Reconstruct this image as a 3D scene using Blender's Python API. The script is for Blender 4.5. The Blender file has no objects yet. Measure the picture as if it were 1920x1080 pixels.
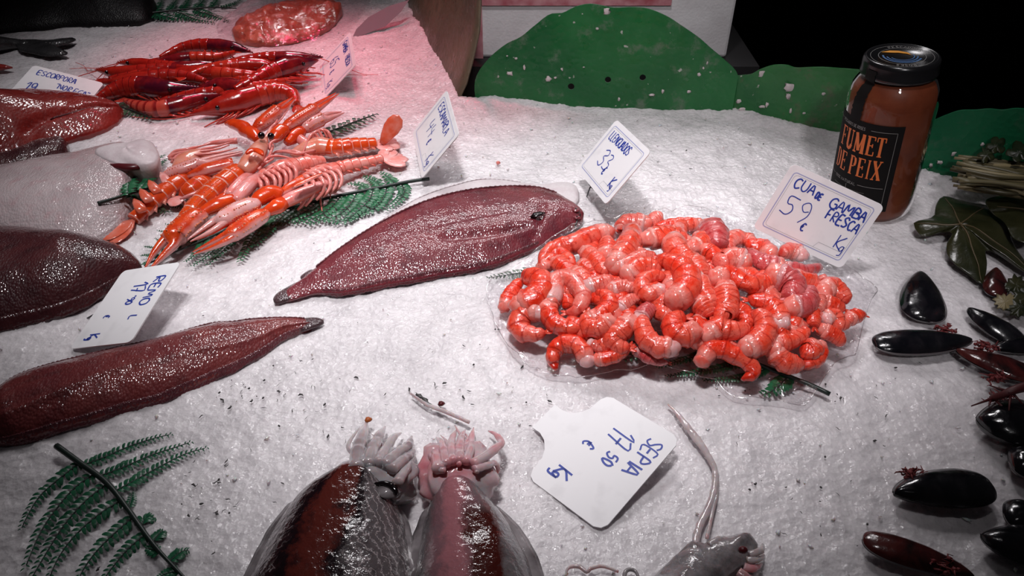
import bpy, bmesh, math, random
import numpy as np
from mathutils import Vector, Matrix, noise as mnoise

random.seed(7)
SC = bpy.context.scene
COL = SC.collection
PI = math.pi

# ------------------------------------------------------------------ camera
PITCH = math.radians(39.0)
CAM_H = 0.385
FPX = 1400.0                       # focal length in pixels of the 1920 px wide frame
cam_data = bpy.data.cameras.new('camera')
cam_data.sensor_width = 36.0
cam_data.lens = 36.0 * FPX / 1920.0
cam_data.clip_start = 0.01
cam = bpy.data.objects.new('camera', cam_data)
cam.location = (0, 0, CAM_H)
cam.rotation_euler = (PI / 2 - PITCH, 0, 0)
COL.objects.link(cam)
SC.camera = cam
C0 = Vector((0, 0, CAM_H))
FWD = Vector((0, math.cos(PITCH), -math.sin(PITCH)))
UPV = Vector((0, math.sin(PITCH), math.cos(PITCH)))
RGT = Vector((1, 0, 0))

# ------------------------------------------------------------------ world and lamps
SC.view_settings.view_transform = 'Standard'
SC.view_settings.look = 'None'
SC.view_settings.gamma = 1.0
SC.view_settings.use_curve_mapping = False
SC.view_settings.exposure = 0.0
world = bpy.data.worlds.new('dim_market_hall')
SC.world = world
world.use_nodes = True
world.node_tree.nodes['Background'].inputs[0].default_value = (0.9, 0.85, 0.9, 1)
world.node_tree.nodes['Background'].inputs[1].default_value = 0.008


def spot(name, loc, aim, power, cone, color=(1, 1, 1), radius=0.03, blend=1.0):
    d = bpy.data.lights.new(name, 'SPOT')
    d.energy = power
    d.color = color
    d.spot_size = math.radians(cone)
    d.spot_blend = blend
    d.shadow_soft_size = radius
    o = bpy.data.objects.new(name, d)
    o.location = loc
    o.rotation_euler = (Vector(aim) - Vector(loc)).to_track_quat('-Z', 'Y').to_euler()
    COL.objects.link(o)
    return o


WARM_WHITE = (1.0, 0.965, 0.985)
spot('counter_spot_centre', (-0.12, 0.38, 1.2), (0.0, 0.50, 0), 49, 34, WARM_WHITE, 0.06)  # unseen overhead lamp, its cone shaped to imitate a dark vignette
spot('fill_spot_langoustines', (-0.30, 0.46, 1.2), (-0.30, 0.60, 0), 28, 26, WARM_WHITE, 0.05)  # this and the next spots are unseen fills added to match the ice brightness
spot('fill_spot_rear', (-0.06, 0.42, 1.25), (0.02, 0.98, 0), 22, 32, WARM_WHITE, 0.05)
spot('fill_spot_left', (-0.36, 0.70, 1.2), (-0.43, 0.93, 0), 23, 30, WARM_WHITE, 0.05)
spot('fill_spot_right', (0.12, 0.46, 1.2), (0.40, 0.60, 0), 10.5, 34, WARM_WHITE, 0.05)
spot('fill_spot_prawns', (0.0, 0.38, 1.2), (0.2, 0.50, 0), 5, 26, WARM_WHITE, 0.05)
spot('front_fill', (0.12, -0.35, 0.95), (0.28, 0.54, 0.05), 20, 20, WARM_WHITE, 0.05)  # unseen fill added from the front to brighten the upright card and jar
spot('front_fill', (0.10, -0.30, 0.95), (0.13, 0.97, 0.13), 19, 23, WARM_WHITE, 0.05)  # unseen fill added to brighten the front of the foam box
# unseen round lamps added beyond the counter to put glints on wet skins
spot('glint_lamp', (-0.42, 1.62, 1.05), (-0.26, 0.64, 0), 17, 36, WARM_WHITE, 0.13)
spot('glint_lamp', (0.03, 1.66, 1.42), (0.0, 0.52, 0), 29, 31, WARM_WHITE, 0.15)
spot('glint_lamp', (0.45, 1.62, 1.05), (0.10, 0.54, 0), 13, 36, WARM_WHITE, 0.13)
spot('red_meat_lamp', (-0.34, 1.07, 0.85), (-0.34, 0.95, 0), 11, 34, (1.0, 0.05, 0.14), 0.03)
spot('red_meat_lamp', (-0.10, 1.07, 0.85), (-0.12, 0.93, 0), 12.5, 34, (1.0, 0.05, 0.14), 0.03)
spot('red_meat_lamp', (-0.26, 0.84, 0.85), (-0.26, 0.74, 0), 3.5, 28, (1.0, 0.05, 0.10), 0.03)


# ------------------------------------------------------------------ small maths
def ray(px, py):
    return FWD + RGT * ((px - 960) / FPX) - UPV * ((py - 540) / FPX)


def G(px, py, z=0.0):
    """Point where the photograph's line of sight meets the level z above the counter."""
    d = ray(px, py)
    return C0 + d * ((z - CAM_H) / d.z)


def onplane(px, py, p0, n):
    d = ray(px, py)
    return C0 + d * ((Vector(p0) - C0).dot(n) / d.dot(n))


def mpp(p):
    """metres per photograph pixel at a point"""
    return (Vector(p) - C0).dot(FWD) / FPX


def lerp(a, b, t):
    return a + (b - a) * t


def sstep(t):
    t = max(0.0, min(1.0, t))
    return t * t * (3 - 2 * t)


def cr(pts, n, closed=False):
    """Catmull-Rom through tuples / vectors, resampled to n points by arc length."""
    P = np.array([list(p) for p in pts], float)
    m = len(P)
    if m == 2:
        t = np.linspace(0, 1, n)[:, None]
        return P[0] * (1 - t) + P[1] * t
    out = []
    segs = m if closed else m - 1
    for i in range(segs):
        if closed:
            a, b, c, d = P[(i - 1) % m], P[i], P[(i + 1) % m], P[(i + 2) % m]
        else:
            a = P[i - 1] if i else 2 * P[0] - P[1]
            b, c = P[i], P[i + 1]
            d = P[i + 2] if i + 2 < m else 2 * P[-1] - P[-2]
        for k in range(16):
            t = k / 16
            out.append(0.5 * ((2 * b) + (c - a) * t + (2 * a - 5 * b + 4 * c - d) * t * t + (3 * b - a - 3 * c + d) * t ** 3))
    out.append(P[0] if closed else P[-1])
    out = np.array(out)
    L = np.r_[0, np.cumsum(np.linalg.norm(np.diff(out[:, :3 if out.shape[1] > 3 else out.shape[1]], axis=0), axis=1))]
    s = np.linspace(0, L[-1], n + 1 if closed else n)
    res = np.stack([np.interp(s, L, out[:, k]) for k in range(out.shape[1])], 1)
    return res[:-1] if closed else res


def interp(xs, ys, x):
    return float(np.interp(x, xs, ys))


# ------------------------------------------------------------------ mesh builder
class MB:
    def __init__(self):
        self.v, self.f, self.m = [], [], []
        self.t, self.a = [], []

    def vert(self, p, t=0.0, a=0.0):
        self.v.append(Vector(p))
        self.t.append(t)
        self.a.append(a)
        return len(self.v) - 1

    def face(self, idx, m=0):
        self.f.append(tuple(idx))
        self.m.append(m)

    def grid(self, rows, m=0, ts=None, closed=False, as_=None):
        """rows: list of equally long lists of points"""
        base = len(self.v)
        nr, nc = len(rows), len(rows[0])
        for i, r in enumerate(rows):
            for j, p in enumerate(r):
                self.vert(p, ts[i] if ts is not None else i / max(1, nr - 1), as_[j] if as_ is not None else j / max(1, nc - 1))
        for i in range(nr - 1):
            for j in range(nc if closed else nc - 1):
                k = (j + 1) % nc
                self.face((base + i * nc + j, base + i * nc + k, base + (i + 1) * nc + k, base + (i + 1) * nc + j), m)
        return base

    def loft(self, path, rx, rz=None, n=10, up=(0, 0, 1), m=0, t0=0.0, t1=1.0, prof=None, cap=True, twist=0.0):
        """sweep an ellipse (rx sideways, rz upwards) along a path"""
        path = [Vector(p) for p in path]
        k = len(path)
        rx = list(rx) if hasattr(rx, '__len__') else [rx] * k
        rz = rx if rz is None else (list(rz) if hasattr(rz, '__len__') else [rz] * k)
        up = Vector(up)
        rows = []
        prev = None
        for i, p in enumerate(path):
            T = (path[min(i + 1, k - 1)] - path[max(i - 1, 0)])
            if T.length < 1e-9:
                T = Vector((1, 0, 0))
            T.normalize()
            S = T.cross(up)
            if S.length < 0.15:
                S = prev if prev is not None else T.orthogonal()
            S = (S - T * S.dot(T)).normalized()
            if prev is not None and S.dot(prev) < 0:
                S = -S
            prev = S
            N = S.cross(T).normalized()
            row = []
            for j in range(n):
                a = 2 * PI * j / n + twist
                q = prof(a) if prof else 1.0
                row.append(p + S * (math.cos(a) * rx[i] * q) + N * (math.sin(a) * rz[i] * q))
            rows.append(row)
        ts = [lerp(t0, t1, i / max(1, k - 1)) for i in range(k)]
        b = self.grid(rows, m, ts, closed=True, as_=[j / n for j in range(n)])
        if cap:
            c0 = self.vert(path[0], t0, 0)
            c1 = self.vert(path[-1], t1, 0)
            for j in range(n):
                self.face((c0, b + (j + 1) % n, b + j), m)
                e = b + (k - 1) * n
                self.face((c1, e + j, e + (j + 1) % n), m)
        return b

    def blob(self, c, r, n=10, m=0, jit=0.0, t=0.0, axes=None, seed=0.0):
        """ellipsoid, r = (rx, ry, rz), optional axes matrix and surface jitter"""
        c = Vector(c)
        r = r if hasattr(r, '__len__') else (r, r, r)
        rows = []
        for i in range(n // 2 + 1):
            th = PI * i / (n // 2)
            row = []
            for j in range(n):
                ph = 2 * PI * j / n
                d = Vector((math.sin(th) * math.cos(ph), math.sin(th) * math.sin(ph), math.cos(th)))
                k = 1.0
                if jit:
                    k += jit * mnoise.noise(d * 1.7 + Vector((seed, seed * 2, 5)))
                p = Vector((d.x * r[0] * k, d.y * r[1] * k, d.z * r[2] * k))
                if axes is not None:
                    p = axes @ p
                row.append(c + p)
            rows.append(row)
        return self.grid(rows, m, [t] * len(rows), closed=True)

    def poly(self, pts, th, nrm=(0, 0, 1), m=0):
        """flat outline with thickness"""
        nrm = Vector(nrm).normalized()
        b = len(self.v)
        k = len(pts)
        for p in pts:
            self.vert(Vector(p) + nrm * th)
        for p in pts:
            self.vert(Vector(p))
        self.face(range(b, b + k), m)
        self.face(range(b + 2 * k - 1, b + k - 1, -1), m)
        for i in range(k):
            j = (i + 1) % k
            self.face((b + i, b + k + i, b + k + j, b + j), m)

    def box(self, lo, hi, m=0, axes=None, org=(0, 0, 0)):
        b = len(self.v)
        for z in (lo[2], hi[2]):
            for (x, y) in ((lo[0], lo[1]), (hi[0], lo[1]), (hi[0], hi[1]), (lo[0], hi[1])):
                p = Vector((x, y, z))
                if axes is not None:
                    p = axes @ p
                self.vert(p + Vector(org))
        for f in ((0, 3, 2, 1), (4, 5, 6, 7), (0, 1, 5, 4), (1, 2, 6, 5), (2, 3, 7, 6), (3, 0, 4, 7)):
            self.face([b + i for i in f], m)


def origin(o):
    p = Vector((0, 0, 0))
    while o is not None:
        p += o.location
        o = o.parent
    return p


def finish(name, mb, mats, parent=None, loc=None, smooth=True):
    """one mesh object from a builder; its points are in world coordinates"""
    off = origin(parent) + (Vector(loc) if loc is not None else Vector((0, 0, 0)))
    me = bpy.data.meshes.new(name)
    me.from_pydata([tuple(p - off) for p in mb.v], [], mb.f)
    for mt in (mats if isinstance(mats, (list, tuple)) else [mats]):
        me.materials.append(mt)
    if any(mb.m):
        me.polygons.foreach_set('material_index', mb.m)
    for nm, arr in (('t', mb.t), ('a', mb.a)):
        at = me.attributes.new(nm, 'FLOAT', 'POINT')
        at.data.foreach_set('value', arr)
    if smooth:
        me.polygons.foreach_set('use_smooth', [True] * len(me.polygons))
    me.update()
    bm = bmesh.new()
    bm.from_mesh(me)
    bmesh.ops.recalc_face_normals(bm, faces=bm.faces)
    bm.to_mesh(me)
    bm.free()
    o = bpy.data.objects.new(name, me)
    o.parent = parent
    if loc is not None:
        o.location = loc
    COL.objects.link(o)
    return o


def tag(o, label=None, cat=None, group=None, kind=None):
    if label:
        o['label'] = label
    if cat:
        o['category'] = cat
    if group:
        o['group'] = group
    if kind:
        o['kind'] = kind
    return o


def thing(name, label, cat, loc, group=None):
    o = bpy.data.objects.new(name, None)
    o.empty_display_size = 0.01
    o.location = loc
    COL.objects.link(o)
    return tag(o, label, cat, group)


def copy_tree(o, parent=None):
    c = o.copy()
    COL.objects.link(c)
    c.parent = parent
    for ch in list(o.children):
        copy_tree(ch, c)
    return c


# ------------------------------------------------------------------ materials
class NT:
    def __init__(self, name):
        self.mat = bpy.data.materials.new(name)
        self.mat.use_nodes = True
        self.nt = self.mat.node_tree
        self.b = self.nt.nodes['Principled BSDF']
        self.out = self.nt.nodes['Material Output']
        self.co = self.nt.nodes.new('ShaderNodeTexCoord').outputs['Object']

    def link(self, a, b):
        self.nt.links.new(a, b)

    def put(self, sock, val):
        if isinstance(val, bpy.types.NodeSocket):
            self.link(val, sock)
        elif hasattr(val, '__len__'):
            sock.default_value = tuple(val) + ((1,) if len(val) == 3 and len(sock.default_value) == 4 else ())
        else:
            sock.default_value = val

    def set(self, **kw):
        names = dict(base='Base Color', rough='Roughness', metal='Metallic', spec='Specular IOR Level', coat='Coat Weight', coat_rough='Coat Roughness', sss='Subsurface Weight', sss_scale='Subsurface Scale', sss_rad='Subsurface Radius', trans='Transmission Weight', ior='IOR', alpha='Alpha', normal='Normal', em='Emission Color', em_s='Emission Strength', coat_n='Coat Normal')
        for k, v in kw.items():
            self.put(self.b.inputs[names[k]], v)
        return self

    def noise(self, scale, detail=3, vec=None, dist=0.0, rough=0.5):
        n = self.nt.nodes.new('ShaderNodeTexNoise')
        n.inputs['Scale'].default_value = scale
        n.inputs['Detail'].default_value = detail
        n.inputs['Roughness'].default_value = rough
        n.inputs['Distortion'].default_value = dist
        self.link(vec or self.co, n.inputs['Vector'])
        return n.outputs['Fac']

    def voro(self, scale, vec=None, feature='F1', rnd=1.0, out='Distance'):
        n = self.nt.nodes.new('ShaderNodeTexVoronoi')
        n.feature = feature
        n.inputs['Scale'].default_value = scale
        n.inputs['Randomness'].default_value = rnd
        self.link(vec or self.co, n.inputs['Vector'])
        return n.outputs[out]

    def wave(self, scale, dist=2.0, vec=None, direction='X'):
        n = self.nt.nodes.new('ShaderNodeTexWave')
        n.bands_direction = direction
        n.inputs['Scale'].default_value = scale
        n.inputs['Distortion'].default_value = dist
        n.inputs['Detail'].default_value = 2
        self.link(vec or self.co, n.inputs['Vector'])
        return n.outputs['Fac']

    def attr(self, name):
        n = self.nt.nodes.new('ShaderNodeAttribute')
        n.attribute_name = name
        return n.outputs['Fac']

    def mapping(self, scale=(1, 1, 1), rot=(0, 0, 0), vec=None):
        n = self.nt.nodes.new('ShaderNodeMapping')
        n.inputs['Scale'].default_value = scale
        n.inputs['Rotation'].default_value = rot
        self.link(vec or self.co, n.inputs['Vector'])
        return n.outputs[0]

    def combine(self, x, y, z=0.0):
        n = self.nt.nodes.new('ShaderNodeCombineXYZ')
        for s, v in zip(n.inputs, (x, y, z)):
            self.put(s, v)
        return n.outputs[0]

    def math(self, op, a, b=0.0, clamp=False):
        n = self.nt.nodes.new('ShaderNodeMath')
        n.operation = op
        n.use_clamp = clamp
        self.put(n.inputs[0], a)
        self.put(n.inputs[1], b)
        return n.outputs[0]

    def ramp(self, fac, stops, interp='LINEAR'):
        n = self.nt.nodes.new('ShaderNodeValToRGB')
        n.color_ramp.interpolation = interp
        els = n.color_ramp.elements
        while len(els) < len(stops):
            els.new(0.5)
        for e, (p, c) in zip(els, stops):
            e.position = p
            e.color = tuple(c) + (1,) if hasattr(c, '__len__') else (c, c, c, 1)
        self.link(fac, n.inputs['Fac'])
        return n.outputs['Color']

    def mix(self, fac, a, b, blend='MIX'):
        n = self.nt.nodes.new('ShaderNodeMix')
        n.data_type = 'RGBA'
        n.blend_type = blend
        self.put(n.inputs['Factor'], fac)
        self.put(n.inputs['A'] if False else n.inputs[6], a)
        self.put(n.inputs[7], b)
        return n.outputs[2]

    def bump(self, height, strength=0.5, dist=0.001, normal=None):
        n = self.nt.nodes.new('ShaderNodeBump')
        n.inputs['Strength'].default_value = strength
        n.inputs['Distance'].default_value = dist
        self.put(n.inputs['Height'], height)
        if normal is not None:
            self.link(normal, n.inputs['Normal'])
        return n.outputs['Normal']

    def obj_random(self):
        n = self.nt.nodes.new('ShaderNodeObjectInfo')
        return n.outputs['Random']


def plain(name, base, rough=0.5, **kw):
    n = NT(name)
    n.set(base=base, rough=rough, **kw)
    return n.mat


def m_ice():
    n = NT('crushed_ice')
    big = n.noise(18, 4)
    fine = n.noise(260, 4)
    cell = n.voro(210)
    cell2 = n.voro(520)
    patch = n.noise(55, 5, dist=0.6, rough=0.65)
    c = n.ramp(patch, [(0.30, (0.62, 0.585, 0.605)), (0.46, (0.76, 0.72, 0.74)), (0.62, (0.82, 0.78, 0.80))])
    c = n.mix(n.ramp(cell, [(0.25, 0.0), (0.6, 0.18)]), c, (0.62, 0.59, 0.61))
    c = n.mix(n.ramp(big, [(0.35, 0.35), (0.55, 0.0)]), c, (0.55, 0.52, 0.54))
    h = n.math('ADD', n.math('MULTIPLY', cell, 1.2), n.math('MULTIPLY', fine, 0.8))
    h = n.math('ADD', h, n.math('MULTIPLY', cell2, 0.35))
    nn = n.bump(h, 0.42, 0.0017)
    n.set(base=c, rough=n.ramp(fine, [(0.35, 0.12), (0.65, 0.5)]), normal=nn, sss=0.5, sss_scale=0.007, spec=0.5)
    n.put(n.b.inputs['Subsurface Radius'], (1.0, 0.95, 1.0))
    return n.mat


def m_ice_chip():
    n = NT('clear_ice_chip')
    n.set(base=n.ramp(n.noise(90, 3), [(.35, (0.70, 0.67, 0.69)), (.65, (0.88, 0.85, 0.87))]), rough=0.12, sss=.5, sss_scale=.006, normal=n.bump(n.noise(500, 2), 0.3, 0.001))
    return n.mat


def m_card():
    n = NT('white_plastic_card')
    d = n.noise(60, 4)
    n.set(base=n.ramp(d, [(0.25, (0.84, 0.82, 0.84)), (0.45, (0.93, 0.91, 0.93))]), rough=0.35, spec=0.35, normal=n.bump(n.noise(300, 2), 0.05, 0.0005))
    return n.mat


ICE = m_ice()
CHIP = m_ice_chip()
CARD = m_card()
INK = plain('blue_marker_ink', (0.03, 0.06, 0.38), 0.45)
INK_PALE = plain('faded_blue_ink', (0.10, 0.13, 0.42), 0.5)
PRINT = plain('pale_blue_print', (0.40, 0.42, 0.66), 0.5)
PRINT_GREY = plain('grey_print', (0.50, 0.50, 0.54), 0.5)
BLACK_METAL = plain('dark_steel_pin', (0.05, 0.05, 0.055), 0.35, metal=0.8)


# ------------------------------------------------------------------ crushed ice bed
EDGE_PX = [(735, -50), (760, 0), (785, 55), (829, 88), (846, 130), (857, 188), (893, 189), (1000, 183), (1130, 170), (1230, 182), (1330, 205), (1400, 215), (1480, 236), (1560, 246), (1650, 290), (1740, 330), (1790, 346)]
EDGE = [G(x, y).xy for x, y in EDGE_PX]
EDGE = [Vector((EDGE[0].x, 1.75))] + EDGE + [EDGE[-1] + Vector((0.45, -0.17))]


def edge_dist(X, Y):
    """signed distance to the rear rim of the ice, positive beyond it"""
    best = np.full(X.shape, 9.0)
    sgn = np.ones(X.shape)
    for a, b in zip(EDGE[:-1], EDGE[1:]):
        dx, dy = b.x - a.x, b.y - a.y
        L2 = dx * dx + dy * dy
        t = np.clip(((X - a.x) * dx + (Y - a.y) * dy) / L2, 0, 1)
        ex, ey = X - (a.x + t * dx), Y - (a.y + t * dy)
        d = np.hypot(ex, ey)
        cross = dx * (Y - a.y) - dy * (X - a.x)
        m = d < best - 1e-7
        best = np.where(m, d, best)
        sgn = np.where(m, np.sign(cross), sgn)
    return best * sgn


def H0(x, y):
    """slow undulation of the ice surface"""
    return 0.0022 * mnoise.noise(Vector((x * 7, y * 7, 1.3))) + 0.0018 * mnoise.noise(Vector((x * 22, y * 22, 4.1)))


def build_ice():
    xs = np.concatenate([np.arange(-1.05, -0.62, 0.008), np.arange(-0.62, 0.62, 0.0029), np.arange(0.62, 0.95, 0.008)])
    ys = [0.10]
    while ys[-1] < 1.65:
        ys.append(ys[-1] + (0.0022 + 0.0035 * max(0, ys[-1] - 0.3)))
    ys = np.array(ys)
    X, Y = np.meshgrid(xs, ys)
    D = edge_dist(X, Y)
    nx, ny = len(xs), len(ys)
    Z = np.zeros(X.shape)
    keep = D < 0.02
    for i in range(ny):
        for j in range(nx):
            if not keep[i, j]:
                continue
            x, y = X[i, j], Y[i, j]
            z = H0(x, y)
            z += 0.0015 * mnoise.noise(Vector((x * 75, y * 75, 2))) + 0.0013 * abs(mnoise.noise(Vector((x * 170, y * 170, 7)))) 
            z += 0.0008 * mnoise.noise(Vector((x * 330, y * 330, 9)))
            d = D[i, j] + 0.006 * mnoise.noise(Vector((x * 60, y * 60, 3)))
            if d > -0.03:      # a low rim heaped against the dividers
                z += 0.006 * sstep((d + 0.03) / 0.03)
            if d > 0:
                z -= 0.10 * sstep(d / 0.02)
            Z[i, j] = z
    idx = np.full(X.shape, -1)
    idx[keep] = np.arange(keep.sum())
    mb = MB()
    mb.v = [Vector((x, y, z)) for x, y, z in zip(X[keep], Y[keep], Z[keep])]
    mb.t = [0.0] * len(mb.v)
    mb.a = [0.0] * len(mb.v)
    for i in range(ny - 1):
        for j in range(nx - 1):
            q = (idx[i, j], idx[i, j + 1], idx[i + 1, j + 1], idx[i + 1, j])
            if min(q) >= 0:
                mb.face([int(k) for k in q], 0)
    # loose chips lying on top of the bed, part of the same uncountable mass
    rnd = random.Random(3)
    n = 0
    while n < 700:
        x, y = rnd.uniform(-0.62, 0.5), rnd.uniform(0.16, 1.2)
        d = float(edge_dist(np.array([x]), np.array([y]))[0])
        if d > -0.002:
            continue
        if rnd.random() > (1.0 if d > -0.03 else 0.55):
            continue
        r = rnd.uniform(0.0006, 0.0019)
        c = Vector((x, y, H0(x, y) + 0.0016))
        M3 = Matrix.Rotation(rnd.uniform(0, 6.3), 3, Vector((rnd.uniform(-1, 1), rnd.uniform(-1, 1), rnd.uniform(-1, 1))).normalized())
        b = len(mb.v)
        sc = (rnd.uniform(.6, 1.7), rnd.uniform(.6, 1.3), rnd.uniform(.4, .8))
        for p in ((1, 0, 0), (-1, 0, 0), (0, 1, 0), (0, -1, 0), (0.2, 0.1, 1), (0, 0, -1), (0.7, 0.7, 0.4)):
            q = M3 @ Vector([u * s * r * rnd.uniform(.8, 1.2) for u, s in zip(p, sc)])
            mb.vert(c + q)
        for f in ((0, 6, 4), (6, 2, 4), (2, 1, 4), (1, 3, 4), (3, 0, 4), (2, 6, 5), (6, 0, 5), (1, 2, 5), (3, 1, 5), (0, 3, 5)):
            mb.face([b + k for k in f], 1)
        n += 1
    o = finish('crushed_ice', mb, [ICE, CHIP])
    tag(o, 'bed of crushed white ice covering the whole fish counter', 'ice', kind='stuff')
    return o


build_ice()

# dark debris and red crumbs on the ice: each small fleck pressed into the bed
DEBRIS = plain('dark_wet_debris', (0.035, 0.03, 0.03), 0.4)


def flecks():
    rnd = random.Random(11)
    mb = MB()
    spots = [(470, 745, 75, 40, 26), (620, 760, 90, 60, 20), (800, 745, 60, 30, 16), (400, 930, 110, 90, 34), (1000, 780, 60, 60, 12), (1500, 930, 120, 90, 18), (1620, 760, 90, 70, 16), (560, 640, 160, 80, 10), (1250, 300, 140, 60, 14), (640, 470, 100, 50, 8), (1400, 720, 90, 40, 14), (900, 640, 120, 60, 8)]
    for cx, cy, sx, sy, k in spots:
        for _ in range(k):
            px, py = rnd.gauss(cx, sx * .6), rnd.gauss(cy, sy * .6)
            p = G(px, py)
            p.z = H0(p.x, p.y) + 0.0024
            L = rnd.uniform(.8, 3.2) * 0.0005
            a = rnd.uniform(-2.2, 1.2)
            pts = [p]
            for s in range(3):
                a += rnd.uniform(-1.1, 1.1)
                q = pts[-1] + Vector((math.cos(a), math.sin(a), 0)) * L
                q.z = H0(q.x, q.y) + 0.0024
                pts.append(q)
            w = rnd.choice((.35, .5, .5, .8, 1.5)) * 0.0005
            mb.loft(pts, [w * .3, w, w * .8, w * .2], n=5)
    o = finish('debris', mb, DEBRIS)
    tag(o, 'scattered dark wet flecks of debris on the white ice', 'debris', kind='stuff')


flecks()

# ------------------------------------------------------------------ dark surroundings behind the counter
DARK = plain('unlit_dark_hall', (0.006, 0.006, 0.007), 0.9, spec=0.05)
mb = MB()
mb.box((-3, -0.6, -0.32), (3, 3.2, -0.30))
tag(finish('floor', mb, DARK, smooth=False), kind='structure')
mb = MB()
mb.box((-3, 3.2, -0.32), (3, 3.25, 2.4))
tag(finish('wall_back', mb, DARK, smooth=False), kind='structure')
mb = MB()
mb.box((-1.2, 0.0, -0.30), (1.0, 0.60, -0.13))
mb.box((-1.2, 0.60, -0.30), (-0.02, 1.7, -0.13))
tag(finish('counter_base', mb, plain('counter_steel', (0.2, 0.2, 0.21), 0.4, metal=0.6), smooth=False), kind='structure')
SHELF = plain('dark_shelf_board', (0.02, 0.018, 0.02), 0.7)
mb = MB()
mb.box((-0.07, 0.93, -0.30), (0.32, 1.5, 0.0))
tag(finish('rear_shelf', mb, SHELF, smooth=False), kind='structure')

# ------------------------------------------------------------------ white box behind the divider
n = NT('white_foam')
n.set(base=n.ramp(n.noise(24, 5), [(0.3, (0.74, 0.70, 0.72)), (0.6, (0.86, 0.83, 0.85))]), rough=0.7, normal=n.bump(n.voro(330), 0.25, 0.0008))
FOAM = n.mat
n = NT('painted_red_light')
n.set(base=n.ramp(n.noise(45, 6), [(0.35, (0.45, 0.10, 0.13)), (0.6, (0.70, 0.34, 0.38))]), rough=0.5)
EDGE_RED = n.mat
xl, xr = onplane(889, 60, (0, .96, 0), (0, 1, 0)).x, onplane(1371, 60, (0, .96, 0), (0, 1, 0)).x
box = thing('foam_box', 'white foam fish box standing behind the tall green divider', 'box', (xl, .96, 0.0))
mb = MB()
rows = []
bw = 0.26
mb.box((xl, .96, .0), (xr, 1.0, bw))
mb.box((xl, 1.32, .0), (xr, 1.36, bw))
mb.box((xl, 1.0, .0), (xl + .035, 1.32, bw))
mb.box((xr - .035, 1.0, .0), (xr, 1.32, bw))
mb.box((xl + .035, 1.0, .0), (xr - .035, 1.32, .03))
o = finish('body', mb, FOAM, box, smooth=False)
md = o.modifiers.new('bevel', 'BEVEL')
md.width = 0.004
md.segments = 2
md.limit_method = 'ANGLE'
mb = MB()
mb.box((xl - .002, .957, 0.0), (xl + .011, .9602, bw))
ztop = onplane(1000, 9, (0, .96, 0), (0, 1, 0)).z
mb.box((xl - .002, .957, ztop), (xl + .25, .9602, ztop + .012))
o = finish('red_light_band', mb, EDGE_RED, box, smooth=False)  # thin bands that paint the red light onto the box edges
o['label'] = 'red light painted along the edges of the white box'
mb = MB()
mb.box((xl - .006, .954, bw), (xr + .006, 1.366, bw + .03))
o = finish('lid', mb, FOAM, box, smooth=False)


# ------------------------------------------------------------------ plastic dividers
def m_green(name, lo, hi, dirt):
    n = NT(name)
    c = n.ramp(n.noise(9, 4), [(0.35, lo), (0.65, hi)])
    c = n.mix(n.ramp(n.noise(38, 6, rough=0.7), [(0.54, 0.0), (0.68, 0.6)]), c, dirt)
    c = n.mix(n.ramp(n.noise(120, 4), [(0.70, 0.0), (0.73, 0.7)]), c, (0.55, 0.52, 0.50))
    n.set(base=c, rough=n.ramp(n.noise(60, 3), [(0.3, 0.25), (0.7, 0.5)]), spec=0.4, normal=n.bump(n.voro(170), 0.35, 0.0012))
    return n.mat


GREEN = m_green('green_plastic', (0.006, 0.095, 0.026), (0.020, 0.16, 0.045), (0.16, 0.18, 0.15))
GREEN2 = m_green('bright_green_plastic', (0.010, 0.11, 0.030), (0.035, 0.20, 0.05), (0.14, 0.10, 0.08))
GREEN3 = m_green('deep_green_plastic', (0.004, 0.11, 0.045), (0.010, 0.16, 0.065), (0.08, 0.12, 0.09))
BROWN = m_green('brown_plastic', (0.10, 0.078, 0.05), (0.17, 0.14, 0.09), (0.05, 0.05, 0.03))
WHITE_BIT = plain('stuck_ice_bits', (0.62, 0.55, 0.55), 0.35)


def sheet(name, mat, outline, p0, nrm, holes=(), th=0.0028, parent=None, n_out=90):
    """an upright plastic sheet with a traced outline, real thickness and punched holes"""
    bm = bmesh.new()
    nrm = Vector(nrm).normalized()

    def loop(pts):
        vs = [bm.verts.new(p) for p in pts]
        for i in range(len(vs)):
            bm.edges.new((vs[i], vs[(i + 1) % len(vs)]))
    loop([Vector(p) for p in outline])
    ex = nrm.cross(Vector((0, 0, 1))).normalized()
    ez = ex.cross(nrm)
    for c, r in holes:
        loop([Vector(c) + ex * (math.cos(a) * r) + ez * (math.sin(a) * r) for a in [2 * PI * k / 16 for k in range(16)]])
    bmesh.ops.triangle_fill(bm, use_beauty=True, use_dissolve=False, edges=bm.edges[:], normal=nrm)
    off = origin(parent)
    bmesh.ops.translate(bm, verts=bm.verts[:], vec=-off)
    me = bpy.data.meshes.new(name)
    bm.to_mesh(me)
    bm.free()
    me.materials.append(mat)
    o = bpy.data.objects.new(name, me)
    o.parent = parent
    COL.objects.link(o)
    s = o.modifiers.new('thick', 'SOLIDIFY')
    s.thickness = th
    s.offset = 0
    return o


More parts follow.
